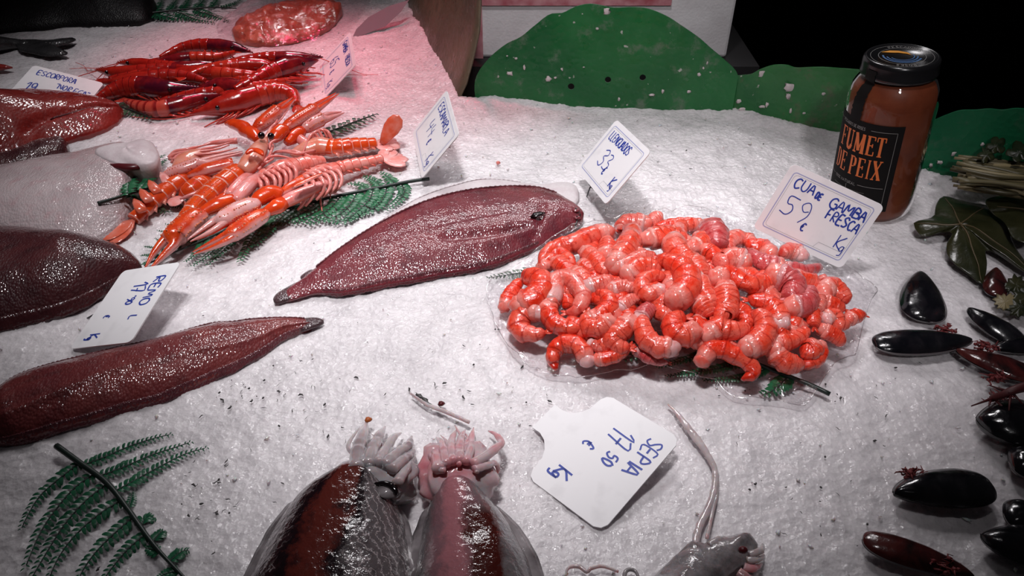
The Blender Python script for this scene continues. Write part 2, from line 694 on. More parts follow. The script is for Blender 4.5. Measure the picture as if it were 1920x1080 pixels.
def divider(name, label, mat, top_px, ga, gb, lean, holes_px=(), bits=()):
    """ga, gb: pixels of two ground points; top_px: traced rim, left to right"""
    A, B = G(*ga), G(*gb)
    ex = (B - A).normalized()
    nrm = ex.cross(Vector((0, 0, 1)))
    nrm = (nrm + Vector((0, 0, lean))).normalized()          # leans back a little
    A = A + Vector((0, 0.006, 0))
    top = [onplane(x, y, A, nrm) for x, y in cr(top_px, 70)]
    dn = nrm.cross(ex).normalized()
    if dn.z > 0:
        dn = -dn
    l, r = top[0], top[-1]
    out = top + [r + dn * ((r.z + .06) / -dn.z), l + dn * ((l.z + .06) / -dn.z)]
    root = thing(name, label, 'divider', (A + B) / 2)
    hs = [(onplane(x, y, A, nrm), rr * 0.00055) for x, y, rr in holes_px]
    sheet('panel', mat, out, A, nrm, hs, parent=root)
    rnd = random.Random(5)
    for x, y, s in bits:
        mb = MB()
        p = onplane(x, y, A, nrm) + (C0 - A).normalized() * 0.0022
        mb.blob(p, (s * .00042 * rnd.uniform(.6, 1.4), .0010, s * .00034 * rnd.uniform(.6, 1.5)), 8, jit=0.9, seed=rnd.random() * 9)
        finish('ice_fleck', mb, WHITE_BIT, root)
    return root


divider('plastic_divider', 'tall dark green scalloped plastic divider with three round holes', GREEN,
        [(893, 196), (890, 160), (897, 135), (920, 106), (950, 82), (975, 70), (1000, 50), (1030, 27), (1055, 24), (1080, 12), (1110, 7), (1150, 14), (1185, 13), (1215, 16), (1250, 30), (1278, 48), (1310, 70), (1335, 92), (1360, 113), (1378, 130), (1384, 142)],
        (890, 190), (1385, 219), 0.14, [(1071, 162, 7), (1140, 149, 6.5), (1205, 145, 6.5)],
        [(1137, 22, 9), (955, 138, 6), (1053, 130, 5), (1028, 148, 7), (1041, 146, 5), (1222, 178, 7), (1242, 171, 5), (983, 127, 5), (1094, 126, 3), (951, 105, 2), (967, 110, 3), (1119, 54, 3), (1160, 186, 4), (1290, 172, 4), (1310, 140, 6), (1318, 128, 5), (1325, 118, 4)])
divider('plastic_divider', 'low light green scalloped divider between tall divider and jar', GREEN2,
        [(1262, 180), (1300, 165), (1345, 150), (1383, 142), (1408, 139), (1425, 130), (1450, 122), (1475, 122), (1492, 127), (1520, 126), (1545, 126), (1575, 128), (1620, 132), (1650, 140)],
        (1262, 190), (1650, 276), 0.03, [],
        [(1428, 139, 9), (1482, 165, 14), (1477, 180, 10), (1474, 237, 8), (1544, 176, 7), (1430, 200, 8), (1438, 196, 6), (1482, 208, 5), (1507, 212, 5), (1393, 205, 8), (1385, 190, 6)])
divider('plastic_divider', 'deep green plastic divider behind the jar and herb bundle', GREEN3,
        [(1722, 260), (1740, 232), (1754, 224), (1775, 215), (1800, 207), (1830, 206), (1855, 204), (1880, 206), (1910, 203), (1960, 210), (2010, 220)],
        (1720, 318), (1950, 380), 0.05, [], [(1788, 289, 6), (1762, 305, 6), (1745, 310, 7), (1842, 271, 4)])

# brown sheet running away from the camera at the end of the prawn ice
PB = [(878, 168), (858, 188)]
n0 = G(857, 188)
n1 = G(785, 55)
ex = (n1 - n0).normalized()
nb = ex.cross(Vector((0, 0, 1))).normalized()
root = thing('plastic_divider', 'brown curved plastic divider beside the pink lit ice', 'divider', (n0 + n1) / 2)
out = []
rows = []
hts = [(-0.004, .002, .012), (0.0, .0, .03), (.0, 0, .05)]
NR = 26
for i in range(NR + 1):
    s = i / NR
    L = s * 0.72
    zz = [-.05, 0.0, .02, .05, .08, .11, .14, .165]
    row = []
    for k, z in enumerate(zz):
        # rounded lower front corner, gentle bow of the sheet
        shift = 0.055 * (1 - min(1, max(0, (z + .004) / .075))) ** 2.2 * (-1)
        p = n0 + ex * (L * (1.0) + 0.0) + Vector((0, 0, z))
        p += ex * (shift * 0.0) + nb * (0.030 * min(1, max(0, z) / .09) ** .7 + 0.012 * math.sin(L * 9) * max(0, z) / .16)
        row.append(p)
    rows.append(row)
mb = MB()
mb.grid(rows)
o = finish('panel', mb, BROWN, root)
s = o.modifiers.new('thick', 'SOLIDIFY')
s.thickness = 0.003

# ------------------------------------------------------------------ handwriting
GL = {
    'A': [[(0, 0), (.3, 1), (.62, 0)], [(.12, .38), (.52, .36)]],
    'B': [[(.05, 0), (.08, 1), (.45, .92), (.48, .62), (.1, .52), (.52, .42), (.52, .08), (.05, 0)]],
    'C': [[(.55, .85), (.35, 1), (.08, .72), (.05, .3), (.25, 0), (.58, .14)]],
    'D': [[(.05, 0), (.08, 1), (.45, .85), (.56, .5), (.42, .12), (.05, 0)]],
    'E': [[(.55, 1), (.08, .97), (.05, .02), (.55, 0)], [(.06, .5), (.45, .52)]],
    'F': [[(.55, 1), (.08, .97), (.05, 0)], [(.06, .52), (.45, .54)]],
    'G': [[(.56, .85), (.35, 1), (.08, .72), (.05, .3), (.25, 0), (.55, .1), (.57, .42), (.34, .42)]],
    'I': [[(.25, 0), (.28, 1)]],
    'K': [[(.06, 0), (.1, 1)], [(.56, .95), (.1, .42), (.6, 0)]],
    'L': [[(.08, 1), (.06, .03), (.52, 0)]],
    'M': [[(0, 0), (.08, 1), (.33, .35), (.6, 1), (.68, 0)]],
    'N': [[(.03, 0), (.07, 1), (.55, 0), (.58, 1)]],
    'O': [[(.3, 1), (.06, .75), (.05, .25), (.3, 0), (.56, .25), (.56, .75), (.3, 1)]],
    'P': [[(.06, 0), (.08, 1), (.5, .92), (.52, .6), (.08, .45)]],
    'R': [[(.06, 0), (.08, 1), (.5, .92), (.5, .62), (.08, .48), (.56, 0)]],
    'S': [[(.54, .86), (.3, 1), (.08, .78), (.3, .52), (.54, .3), (.36, .02), (.04, .12)]],
    'T': [[(.3, 0), (.3, 1)], [(0, .98), (.6, 1)]],
    'U': [[(.05, 1), (.07, .25), (.3, 0), (.54, .25), (.56, 1)]],
    'V': [[(.02, 1), (.28, 0), (.58, 1)]],
    'X': [[(0, 1), (.56, 0)], [(.54, 1), (.02, 0)]],
    '0': [[(.3, 1), (.06, .7), (.06, .28), (.3, 0), (.54, .3), (.54, .72), (.3, 1)]],
    '1': [[(.02, .68), (.32, 1), (.3, 0)]],
    '3': [[(.05, .9), (.35, 1), (.52, .78), (.22, .54), (.56, .36), (.4, .02), (.02, .08)]],
    '4': [[(.12, 1), (.04, .5), (.6, .46)], [(.46, .8), (.4, 0)]],
    '5': [[(.62, 1), (.14, .96), (.1, .58), (.42, .6), (.54, .3), (.3, 0), (0, .1)]],
    '6': [[(.48, 1), (.12, .6), (.06, .2), (.3, 0), (.52, .22), (.34, .5), (.08, .32)]],
    '7': [[(.04, .92), (.52, 1), (.26, 0)], [(.12, .46), (.52, .52)]],
    '9': [[(.5, .62), (.22, .5), (.06, .78), (.3, 1), (.52, .82), (.5, .4), (.28, -.1)]],
    '€': [[(.56, .86), (.32, 1), (.1, .6), (.12, .2), (.35, 0), (.56, .1)], [(0, .56), (.42, .58)], [(0, .38), (.38, .4)]],
    'g': [[(.5, .66), (.2, .7), (.08, .4), (.3, .2), (.5, .4), (.5, .66), (.46, -.15), (.14, -.3)]],
    "'": [[(.1, 1.05), (.04, .8)]],
    '"': [[(.04, 1.05), (.0, .82)], [(.2, 1.05), (.16, .82)]],
    '%': [[(.0, .0), (.56, 1)], [(.12, 1), (.02, .85), (.14, .7), (.22, .86), (.12, 1)], [(.44, .3), (.34, .15), (.46, 0), (.56, .15), (.44, .3)]],
    'Ñ': [[(.03, 0), (.07, 1), (.55, 0), (.58, 1)]],
    '.': [[(.05, 0), (.1, .06)]],
}


def ribbon(mb, pts, w, f, m=0, sub=0):
    """a flat stroke of width w along 2-D points, laid onto a surface f(u, v)"""
    pts = [Vector((p[0], p[1])) for p in pts]
    if sub:
        q = [pts[0]]
        for a, b in zip(pts[:-1], pts[1:]):
            k = max(1, int((b - a).length / sub))
            q += [a + (b - a) * (i / k) for i in range(1, k + 1)]
        pts = q
    n = len(pts)
    base = len(mb.v)
    for i, p in enumerate(pts):
        d = pts[min(i + 1, n - 1)] - pts[max(0, i - 1)]
        d = d.normalized() if d.length > 1e-9 else Vector((1, 0))
        s = Vector((-d.y, d.x)) * (w / 2)
        ww = (w if not hasattr(w, '__len__') else w)
        mb.vert(f(*(p + s)))
        mb.vert(f(*(p - s)))
    for i in range(n - 1):
        mb.face((base + 2 * i, base + 2 * i + 1, base + 2 * i + 3, base + 2 * i + 2), m)


def write(mb, text, u, v, h, w_em, f, stroke, rnd, gap=0.22, jit=0.05, m=0, slope=0.0, curve=True):
    """hand letters starting at (u, v) = lower left, height h, in the surface's metres"""
    x = u
    for ch in text:
        if ch == ' ':
            x += h * w_em * 0.7
            continue
        for st in GL[ch]:
            pts = [(x + (px + rnd.uniform(-jit, jit)) * h * w_em / .6, v + (py + rnd.uniform(-jit, jit)) * h + (x - u) * slope) for px, py in st]
            if curve and len(pts) > 2:
                pts = [tuple(p) for p in cr(pts, 4 * len(pts))]
            ribbon(mb, pts, stroke * rnd.uniform(.85, 1.2), f, m)
        adv = max(p[0] for st in GL[ch] for p in st) / .6
        x += h * w_em * (adv + gap)
    return x


def rounded_rect(w, h, r, n=5):
    pts = []
    for cx, cy, a0 in ((w / 2 - r, h / 2 - r, 0), (-w / 2 + r, h / 2 - r, 90), (-w / 2 + r, -h / 2 + r, 180), (w / 2 - r, -h / 2 + r, 270)):
        for k in range(n + 1):
            a = math.radians(a0 + 90 * k / n)
            pts.append((cx + r * math.cos(a), cy + r * math.sin(a)))
    return pts


TW, TH = 0.08, 0.06


def price_card(label, c, ex, ey, lines, border=True, pin=None, outline=None, mat=None, seed=1):
    """lines: (text, u, v, height, em width, stroke) with u, v as fractions of the card from its top left"""
    c = Vector(c)
    ex = Vector(ex).normalized()
    ey = (Vector(ey) - ex * Vector(ey).dot(ex)).normalized()
    nz = ex.cross(ey)
    root = thing('price_card', label, 'price card', c)
    pts = outline or rounded_rect(TW, TH, 0.0045)
    mb = MB()
    mb.poly([c + ex * x + ey * y for x, y in pts], 0.0009, nz)
    o = finish('card', mb, mat or CARD, root, smooth=False)

    def f(x, y, z=0.00105):
        return c + ex * x + ey * y + nz * z
    rnd = random.Random(seed)
    if border:
        mb = MB()
        for ins, w, mi in ((0.0052, 0.0008, 0), (0.0068, 0.00035, 1)):
            r = rounded_rect(TW - 2 * ins, TH - 2 * ins, 0.0026)
            if ins > .006:
                k = min(range(len(r)), key=lambda i: (r[i][0] - 9 * r[i][1] if False else abs(r[i][0] - (TW / 2 - ins)) + abs(r[i][1] + TH / 2 - ins)))
            ribbon(mb, r + [r[0]], w, lambda x, y: f(x, y, 0.00098), mi)
        ribbon(mb, [(0.010, -TH / 2 + .0068), (0.012, -TH / 2 + .0122), (TW / 2 - .0068, -TH / 2 + .0122)], 0.0004, lambda x, y: f(x, y, 0.00099), 1)
        finish('printed_border', mb, [PRINT, PRINT_GREY], root, smooth=False)
    mb = MB()
    for (text, u, v, h, em, stk) in lines:
        write(mb, text, -TW / 2 + u * TW, TH / 2 - v * TH - h, h, em, f, stk, rnd, slope=rnd.uniform(-.04, .02))
    if mb.v:
        finish('handwriting', mb, INK, root, smooth=False)
    if pin:
        a, b = pin
        mb = MB()
        mb.loft([c + ex * (a * TW) - ey * TH * .36 - nz * .0012, c + ex * (a * TW) - ey * (TH / 2 + .002) - nz * .0013, G(*b) + Vector((0, 0, -0.008))], 0.0007, n=6)
        # small clamp blocks that hold the pin behind the card
        mb.box((a * TW - .004, -TH / 2 - .001, -.003), (a * TW + .004, -TH / 2 + .004, -.0002), axes=Matrix((ex, ey, nz)).transposed(), org=c)
        finish('pin', mb, BLACK_METAL, root)
    return root


S1, S2 = 0.00125, 0.0009
price_card('price card reading ESCORPORA behind the red scorpionfish', (-0.5245, 0.812, 0.0213), (0.966, -0.058, -0.252), (0.107, 0.977, 0.183),
           [('ESCORPORA', .12, .10, .0085, .50, S1), ('"NOR', .47, .34, .0085, .52, S1), ('EGA"', .72, .36, .0085, .5, S1), ("19", .12, .48, .016, .40, S1)], border=False, seed=2)
price_card('narrow tilted price card reading GAMBA FRESCA beside the red prawns', (-0.2139, 0.8828, 0.0213), (0.222, -0.964, -0.144), (0.73, 0.066, 0.68),
           [('GAMBA', .12, .12, .0085, .48, S1), ('FRESCA', .54, .12, .0075, .42, S1), ('65', .25, .42, .016, .45, S1), ('€', .52, .60, .008, .5, S1), ('K', .72, .66, .012, .5, S2), ('g', .79, .72, .008, .5, S2)], pin=(.05, (650, 160)), seed=3)
price_card('price card reading ESCAMARLA 44 beside the langoustines', (-0.0761, 0.6702, 0.0385), (0.202, -0.972, -0.119), (0.635, 0.037, 0.772),
           [('ESCAMARLA', .14, .13, .0092, .50, S1), ('44', .24, .40, .016, .5, S2), ('€', .50, .60, .0075, .5, S1), ('K', .76, .62, .013, .6, S2), ('g', .83, .72, .008, .5, S2)], pin=(-.02, (792, 300)), seed=4)
price_card('price card reading LLENGUADOS 33 on a pin in the rear ice', (0.0921, 0.6078, 0.0433), (0.259, -0.961, 0.094), (0.616, 0.239, 0.75),
           [('LLENGUADOS', .13, .15, .0085, .46, S1), ('33', .27, .42, .0165, .58, S2), ('€', .50, .62, .0075, .5, S1), ('K', .77, .62, .011, .6, S1), ('g', .83, .72, .006, .5, S1)], pin=(-.02, (1098, 364)), seed=5)
price_card('large upright price card reading CUA DE GAMBA FRESCA 59 beside jar', (0.2457, 0.5032, 0.0512), (0.906, -0.272, -0.325), (0.375, 0.156, 0.914),
           [('CUA', .12, .13, .0085, .62, S1), ('DE', .365, .20, .005, .5, S1), ('GAMBA', .53, .17, .0085, .62, S1), ('FRESCA', .56, .33, .0085, .50, S1), ('59', .14, .38, .016, .62, S2), ('€', .41, .64, .0068, .5, S1), ('K', .79, .58, .012, .55, S2), ('g', .86, .68, .008, .5, S2)], pin=(-.05, (1490, 500)), seed=6)
price_card('plain tilted price card reading REMOL 17 between two dark flatfish', (-0.293, 0.4341, 0.0169), (-0.155, -0.975, -0.161), (0.933, -0.198, 0.3),
           [('REMO', .17, .12, .0095, .66, S1), ('L', .66, .18, .0075, .6, S1), ('17', .22, .36, .0135, .44, S1), ("'90", .40, .42, .0068, .5, S1), ('€', .62, .66, .006, .5, S1), ('K', .84, .62, .0105, .5, S1), ('g', .88, .72, .006, .5, S1)], border=False, pin=(.05, (140, 592)), seed=7)
stem = rounded_rect(TW, TH, .006)
# the card that lies flat keeps the broad peg at its lower edge
r = .006
low = [(TW / 2 - r, -TH / 2)]
tab = []
stem = [(TW / 2, -TH / 2 + r), (TW / 2, TH / 2 - r), (TW / 2 - .002, TH / 2 - .002), (TW / 2 - r, TH / 2), (-TW / 2 + r, TH / 2), (-TW / 2 + .002, TH / 2 - .002), (-TW / 2, TH / 2 - r), (-TW / 2, -TH / 2 + r),
        (-TW / 2 + .002, -TH / 2 + .002), (-TW / 2 + r, -TH / 2), (-.024, -TH / 2 - .001), (-.018, -TH / 2 - .004), (-.0135, -TH / 2 - .009), (-.0120, -TH / 2 - .015), (-.0125, -TH / 2 - .022),
        (.0105, -TH / 2 - .022), (.0105, -TH / 2 - .015), (.013, -TH / 2 - .009), (.018, -TH / 2 - .004), (.024, -TH / 2 - .001), (TW / 2 - r, -TH / 2), (TW / 2 - .002, -TH / 2 + .002)]
price_card('price card with a broad peg reading SEPIA 17 lying flat on ice', (0.0577, 0.2965, 0.0074), (-0.68, -0.712, -0.175), (0.714, -0.697, 0.059),
           [('SEPIA', .13, .09, .0105, .56, S1), ('17', .20, .36, .0165, .42, S1), ('50', .43, .37, .008, .5, S1), ('€', .45, .66, .008, .55, S1), ('K', .76, .62, .0115, .55, S1), ('g', .82, .70, .008, .5, S1)], border=False, outline=stem, seed=8)

# two price cards at the top of the ice, backs painted with their shade
BACKC = plain('painted_shade_card_back', (0.30, 0.22, 0.25), 0.5)
for pts, lab in (([(661, 70), (668, 55), (690, 33), (728, 12), (767, 0), (752, 22), (722, 50), (700, 58), (680, 66), (664, 76)], 'price card seen from behind, shade painted mauve grey, near red prawn card'),
                 ([(775, 32), (790, 18), (812, 4), (836, -12), (828, 4), (815, 20), (800, 30), (780, 40)], 'card back, shade painted mauve grey, at the top edge beside brown divider')):
    p0 = G(*pts[0], -.002)
    nn = Vector((0.25, -0.85, 0.45)).normalized()
    root = thing('price_card', lab, 'price card', p0)
    mb = MB()
    mb.poly([onplane(x, y, p0, nn) for x, y in pts], 0.0012, nn)
    finish('card', mb, BACKC, root, smooth=False)


# ------------------------------------------------------------------ jar of fish stock
def thin_clear(name, tint, gloss, rough, bump=None, amount=0.1):
    """clear film or glass wall: light passes straight through, the surface glints"""
    n = NT(name)
    nt = n.nt
    nt.nodes.remove(n.b)
    tr = nt.nodes.new('ShaderNodeBsdfTransparent')
    tr.inputs[0].default_value = tuple(tint) + (1,)
    gl = nt.nodes.new('ShaderNodeBsdfGlossy')
    gl.inputs['Roughness'].default_value = rough
    gl.inputs['Color'].default_value = (gloss, gloss, gloss, 1)
    fr = nt.nodes.new('ShaderNodeLayerWeight')
    fr.inputs[0].default_value = 0.06
    mx = nt.nodes.new('ShaderNodeMixShader')
    fac = n.math('ADD', fr.outputs[0], amount, clamp=True)
    n.link(fac, mx.inputs[0])
    n.link(tr.outputs[0], mx.inputs[1])
    n.link(gl.outputs[0], mx.inputs[2])
    n.link(mx.outputs[0], n.out.inputs['Surface'])
    if bump is not None:
        s, d, st = bump
        nn = n.bump(n.noise(s, 4, dist=1.5), st, d)
        n.link(nn, gl.inputs['Normal'])
        n.link(nn, fr.inputs['Normal'])
    return n.mat


JGLASS = thin_clear('jar_glass', (0.96, 0.95, 0.93), 1.0, 0.05, amount=0.03)
n = NT('orange_fish_stock')
n.set(base=n.ramp(n.noise(35, 6, rough=.65), [(0.3, (0.10, 0.022, 0.010)), (0.55, (0.16, 0.038, 0.016)), (0.8, (0.21, 0.062, 0.026))]), rough=0.45, spec=0.2, sss=0.15, sss_scale=.01)
STOCK = n.mat
LIDM = plain('black_lid_enamel', (0.008, 0.008, 0.009), 0.22, spec=0.6)
LABELM = plain('black_paper_label', (0.007, 0.006, 0.006), 0.7, spec=0.12)
ORANGE_INK = plain('orange_label_ink', (0.62, 0.13, 0.02), 0.5)
GREY_INK = plain('grey_label_ink', (0.24, 0.23, 0.22), 0.5)
YEL_INK = plain('yellow_orange_print', (0.75, 0.30, 0.02), 0.4)
BLUE_INK = plain('blue_print', (0.04, 0.13, 0.32), 0.4)

JB = Vector((0.340, 0.603, -0.004))
JT = Vector((0.3265, 0.608, 0.1435))
JAX = (JT - JB).normalized()
JH = (JT - JB).length
JF = (C0 - JB)
JF = (JF - JAX * JF.dot(JAX)).normalized()      # towards the camera
JR = JF.cross(JAX).normalized()
if JR.x < 0:
    JR = -JR


def jp(th, z, r):
    """point on the jar: angle from the side that faces the aisle, height, radius"""
    a = math.radians(th)
    r, z = r * 0.885, z * 1.085          # tall, slim kilo jar
    return JB + JAX * z + JF * (r * math.cos(a)) + JR * (r * math.sin(a))


def lathe(profile, n=64):
    mb = MB()
    mb.grid([[jp(360 * j / n, z, max(r, 1e-5)) for j in range(n)] for r, z in profile], closed=True)
    return mb


RB = 0.0412
jar = thing('jar', 'glass jar of orange fish stock with black label and lid', 'jar', JB)
finish('glass', lathe([(0, 0), (.030, .0), (.0375, .002), (.0405, .007), (RB, .014), (RB, .100), (.0408, .107), (.0385, .114), (.0345, .1195), (.0322, .122), (.0318, .1265), (.0322, .128)]), JGLASS, jar)
finish('fish_stock', lathe([(0, .004), (.0355, .003), (.0400, .009), (.0407, .014), (.0407, .100), (.0402, .107), (.0379, .1138), (.0338, .1193), (.030, .122), (0, .1225)]), STOCK, jar)
lid = finish('lid', lathe([(0, .1225), (.0318, .1228), (.0340, .1228), (.0346, .1236), (.0348, .1256), (.0340, .1268), (.0340, .1330), (.0334, .1352), (.0318, .1366), (.0300, .1364), (.0288, .1352), (.0, .1354)]), LIDM, jar)


def onlid(x, y):
    return JB + JAX * (0.1358 * 1.085) + JR * (x * .885) + JF * (y * .885)


mb = MB()
rl = random.Random(4)
arc = lambda r, a0, a1, k=20: [(r * math.cos(math.radians(lerp(a0, a1, i / k))), -r * math.sin(math.radians(lerp(a0, a1, i / k)))) for i in range(k + 1)]
# swooping orange crest
b = [(-.0185, -.006), (-.012, -.0115), (-.004, -.0125), (.004, -.0095), (.0075, -.004), (.003, -.0065), (-.004, -.0075), (-.010, -.0065)]
mb.poly([onlid(x, y) for x, y in b], 0.0002, JAX, 0)
for r_, a0, a1, w in ((.0165, 185, 352, .0016), (.0135, 200, 372, .0012), (.0105, 215, 390, .0009)):
    ribbon(mb, arc(r_, a0, a1), w, onlid, 1)
ribbon(mb, arc(.0205, 0, 360, 40), .0004, onlid, 2)
ribbon(mb, arc(.0275, 0, 360, 40), .0003, onlid, 2)
for word, a0 in (('PESCADORS DE', 122), ('ROSES', 300)):
    for i, ch in enumerate(word):
        if ch == ' ':
            continue
        a = math.radians(a0 - i * 8.6)
        cx_, cy_ = .0238 * math.cos(a), -.0238 * math.sin(a)
        tx, ty = math.sin(a), math.cos(a)
        ux, uy = math.cos(a), -math.sin(a)
        for st in GL[ch]:
            ribbon(mb, [(cx_ + tx * (p[0] - .3) * .0045 + ux * (p[1] - .5) * .0042, cy_ + ty * (p[0] - .3) * .0045 + uy * (p[1] - .5) * .0042) for p in st], .0005, onlid, 2)
finish('emblem', mb, [YEL_INK, BLUE_INK, GREY_INK], lid, smooth=False)

LC, LHALF = -34.0, 58.0          # label centre and half width in degrees
LZ0, LZ1 = .016, .0925


def onlabel(x, y, off=0.0007):
    """x from the label's centre line, y up from its lower edge, metres"""
    return jp(LC + math.degrees(x / RB), LZ0 + y, RB + off)


mb = MB()
hw = math.radians(LHALF) * RB
mb.grid([[onlabel(lerp(-hw, hw, j / 40), lerp(0, LZ1 - LZ0, i / 6), .00035) for j in range(41)] for i in range(7)])
label = finish('label', mb, LABELM, jar)
mb = MB()
# narrow serif capitals: heavy stems, thin arms, bracketed feet


def serif(ch, x, y, w, h, f, m=0):
    T, t = w * .30, w * .12
    s = []
    if ch == 'F':
        s = [([(.25, 0), (.25, 1)], T), ([(.05, .98), (.95, .98)], t), ([(.25, .52), (.75, .52)], t), ([(.93, .98), (.93, .80)], t), ([(.73, .62), (.73, .42)], t), ([(.0, .01), (.55, .01)], t)]
    elif ch == 'E':
        s = [([(.25, 0), (.25, 1)], T), ([(.03, .98), (.95, .98)], t), ([(.25, .52), (.75, .52)], t), ([(.03, .02), (.97, .02)], t), ([(.93, .98), (.93, .80)], t), ([(.95, .02), (.95, .22)], t), ([(.73, .62), (.73, .42)], t)]
    elif ch == 'U':
        s = [([(.22, 1), (.22, .2), (.34, .05), (.52, .02), (.70, .08), (.80, .25)], T), ([(.82, .2), (.82, 1)], t), ([(.02, .99), (.44, .99)], t), ([(.66, .99), (1., .99)], t)]
    elif ch == 'M':
        s = [([(.12, 0), (.12, 1)], t), ([(.14, 1), (.50, .1)], T), ([(.50, .1), (.84, 1)], t), ([(.86, 0), (.86, 1)], T), ([(-.04, .01), (.28, .01)], t), ([(.66, .01), (1.05, .01)], t)]
    elif ch == 'T':
        s = [([(.5, 0), (.5, 1)], T), ([(.02, .98), (.98, .98)], t), ([(.04, .98), (.04, .76)], t), ([(.96, .98), (.96, .76)], t), ([(.24, .01), (.76, .01)], t)]
    elif ch == 'D':
        s = [([(.22, 0), (.22, 1)], T), ([(.03, .98), (.55, .98), (.75, .90)], t), ([(.78, .90), (.86, .7), (.86, .3), (.78, .1)], T), ([(.75, .1), (.55, .02), (.03, .02)], t)]
    elif ch == 'P':
        s = [([(.24, 0), (.24, 1)], T), ([(.03, .98), (.55, .98), (.72, .93)], t), ([(.76, .93), (.84, .8), (.84, .66), (.76, .52)], T), ([(.74, .5), (.55, .46), (.24, .46)], t), ([(.0, .01), (.52, .01)], t)]
    elif ch == 'I':
        s = [([(.5, 0), (.5, 1)], T), ([(.22, .01), (.78, .01)], t), ([(.22, .99), (.78, .99)], t)]
    elif ch == 'X':
        s = [([(.12, 1), (.86, 0)], T), ([(.82, 1), (.14, 0)], t), ([(-.02, .99), (.36, .99)], t), ([(.66, .99), (1., .99)], t), ([(-.02, .01), (.34, .01)], t), ([(.62, .01), (1.04, .01)], t)]
    for pts, wd in s:
        ribbon(mb, [(x + p[0] * w, y + p[1] * h) for p in pts], wd, f, m, sub=.0015)


for word, y, x0, w, h in (('FUMET', .050, -.0215, .0085, .0165), ('DE PEIX', .0295, -.0235, .0080, .0165)):
    x = x0
    for ch in word:
        if ch == ' ':
            x += w * .45
            continue
        ww = w * (1.25 if ch == 'M' else .62 if ch == 'I' else 1.05 if ch in 'XU' else .92)
        serif(ch, x, y, ww, h, onlabel, 0)
        x += ww * 1.18
f2 = lambda x, y: onlabel(x, y, .0006)
write(mb, 'PESCADORS DE ROSES', -.0235, .0695, .0026, .58, f2, .00035, rl, gap=.25, jit=.01, m=1, curve=False)
write(mb, '100% NATURAL', -.020, .0205, .0026, .75, f2, .00035, rl, gap=.35, jit=.01, m=1, curve=False)
for pts in ([(-.036, .0735), (-.036, .004), (.036, .004), (.036, .0708), (.0125, .0708)], [(-.036, .0708), (-.026, .0708)], [(.010, .0218), (.034, .0218)], [(-.034, .0218), (-.022, .0218)], [(-.002, .0195), (-.002, .010)]):
    ribbon(mb, pts, .00035, f2, 1, sub=.002)
for k in range(3):
    ribbon(mb, [(-.020, .0155 - k * .004), (.018 - k * .003, .0155 - k * .004)], .0007, lambda x, y: onlabel(x, y, .0005), 2, sub=.002)
finish('lettering', mb, [ORANGE_INK, GREY_INK, plain('faint_print', (0.05, 0.048, 0.046), .6)], label, smooth=False)
# paper seal running from the lid to the label
mb = MB()
prof = [(.0353, .131), (.0353, .1235), (.0335, .1222), (.0330, .1205), (.0352, .1188), (.0392, .1140), (.0416, .1065), (RB + .0008, .099), (RB + .0008, .0905)]
prof = cr(prof, 26)
rows = []
for i, (r_, z) in enumerate(prof):
    ww = 9.5 + 0.7 * math.sin(i * 2.1) + (0.5 if i % 2 else -0.5)
    rows.append([jp(-41 + lerp(-ww, ww, j / 6) - i * .12, z, r_) for j in range(7)])
mb.grid(rows)
finish('seal_strip', mb, plain('black_seal_paper', (0.008, 0.007, 0.007), .7, spec=.12), jar)


# ------------------------------------------------------------------ fish
def m_skin(name, lo, hi, dark, scale=430, bump=0.42, rough=0.2, coat=1.0, stretch=(1.5, 1, 1), rot=0.3, pale=None):
    n = NT(name)
    c = n.ramp(n.noise(26, 5, rough=.6), [(0.32, lo), (0.66, hi)])
    c = n.mix(n.ramp(n.noise(75, 4), [(0.52, 0.0), (0.72, 0.55)]), c, dark)
    v = n.mapping(stretch, (0, 0, rot))
    sc = n.voro(scale, vec=v)
    wr = n.noise(150, 3)
    h = n.math('ADD', n.math('MULTIPLY', sc, -0.9), n.math('MULTIPLY', wr, 1.2))
    nn = n.bump(h, bump, 0.0010)
    c = n.mix(n.ramp(sc, [(0.0, 0.0), (0.75, 0.25)]), c, dark)
    n.set(base=c, rough=.45, normal=nn, coat=coat, coat_rough=0.085, spec=0.25)
    n.put(n.b.inputs['Coat Normal'], nn)
    return n.mat


SOLE = m_skin('wet_maroon_sole_skin', (0.150, 0.018, 0.030), (0.240, 0.036, 0.046), (0.065, 0.008, 0.016))
SOLE2 = m_skin('wet_reddish_sole_skin', (0.160, 0.022, 0.028), (0.270, 0.048, 0.044), (0.06, 0.009, 0.013), rot=0.25)
DARKFISH = m_skin('wet_dark_brown_skin', (0.050, 0.008, 0.012), (0.10, 0.020, 0.022), (0.018, 0.004, 0.006), rough=.2, rot=.3)
FINM = m_skin('maroon_fin_fringe', (0.10, 0.018, 0.026), (0.19, 0.045, 0.055), (0.05, 0.01, 0.016), scale=600, bump=.5)
TAILM = m_skin('grey_tail_fin', (0.050, 0.024, 0.030), (0.10, 0.055, 0.062), (0.03, 0.014, 0.018), scale=600, bump=.4)
PALE = m_skin('white_fish_belly', (0.62, 0.55, 0.57), (0.74, 0.70, 0.71), (0.55, 0.44, 0.47), scale=300, bump=.15, rough=.3, coat=.2)
SILVER = m_skin('silver_scaled_belly', (0.46, 0.40, 0.41), (0.62, 0.54, 0.55), (0.52, 0.30, 0.32), scale=420, bump=.6, rough=.22, coat=1.0, rot=-.5)
REDFISH = m_skin('wet_red_fish_skin', (0.24, 0.012, 0.010), (0.36, 0.028, 0.020), (0.12, 0.006, 0.007), scale=260, bump=.35, rough=.22)
BLACKFISH = m_skin('black_fish_skin', (0.006, 0.005, 0.006), (0.014, 0.012, 0.013), (0.004, 0.003, 0.004), rough=.3, coat=.05)
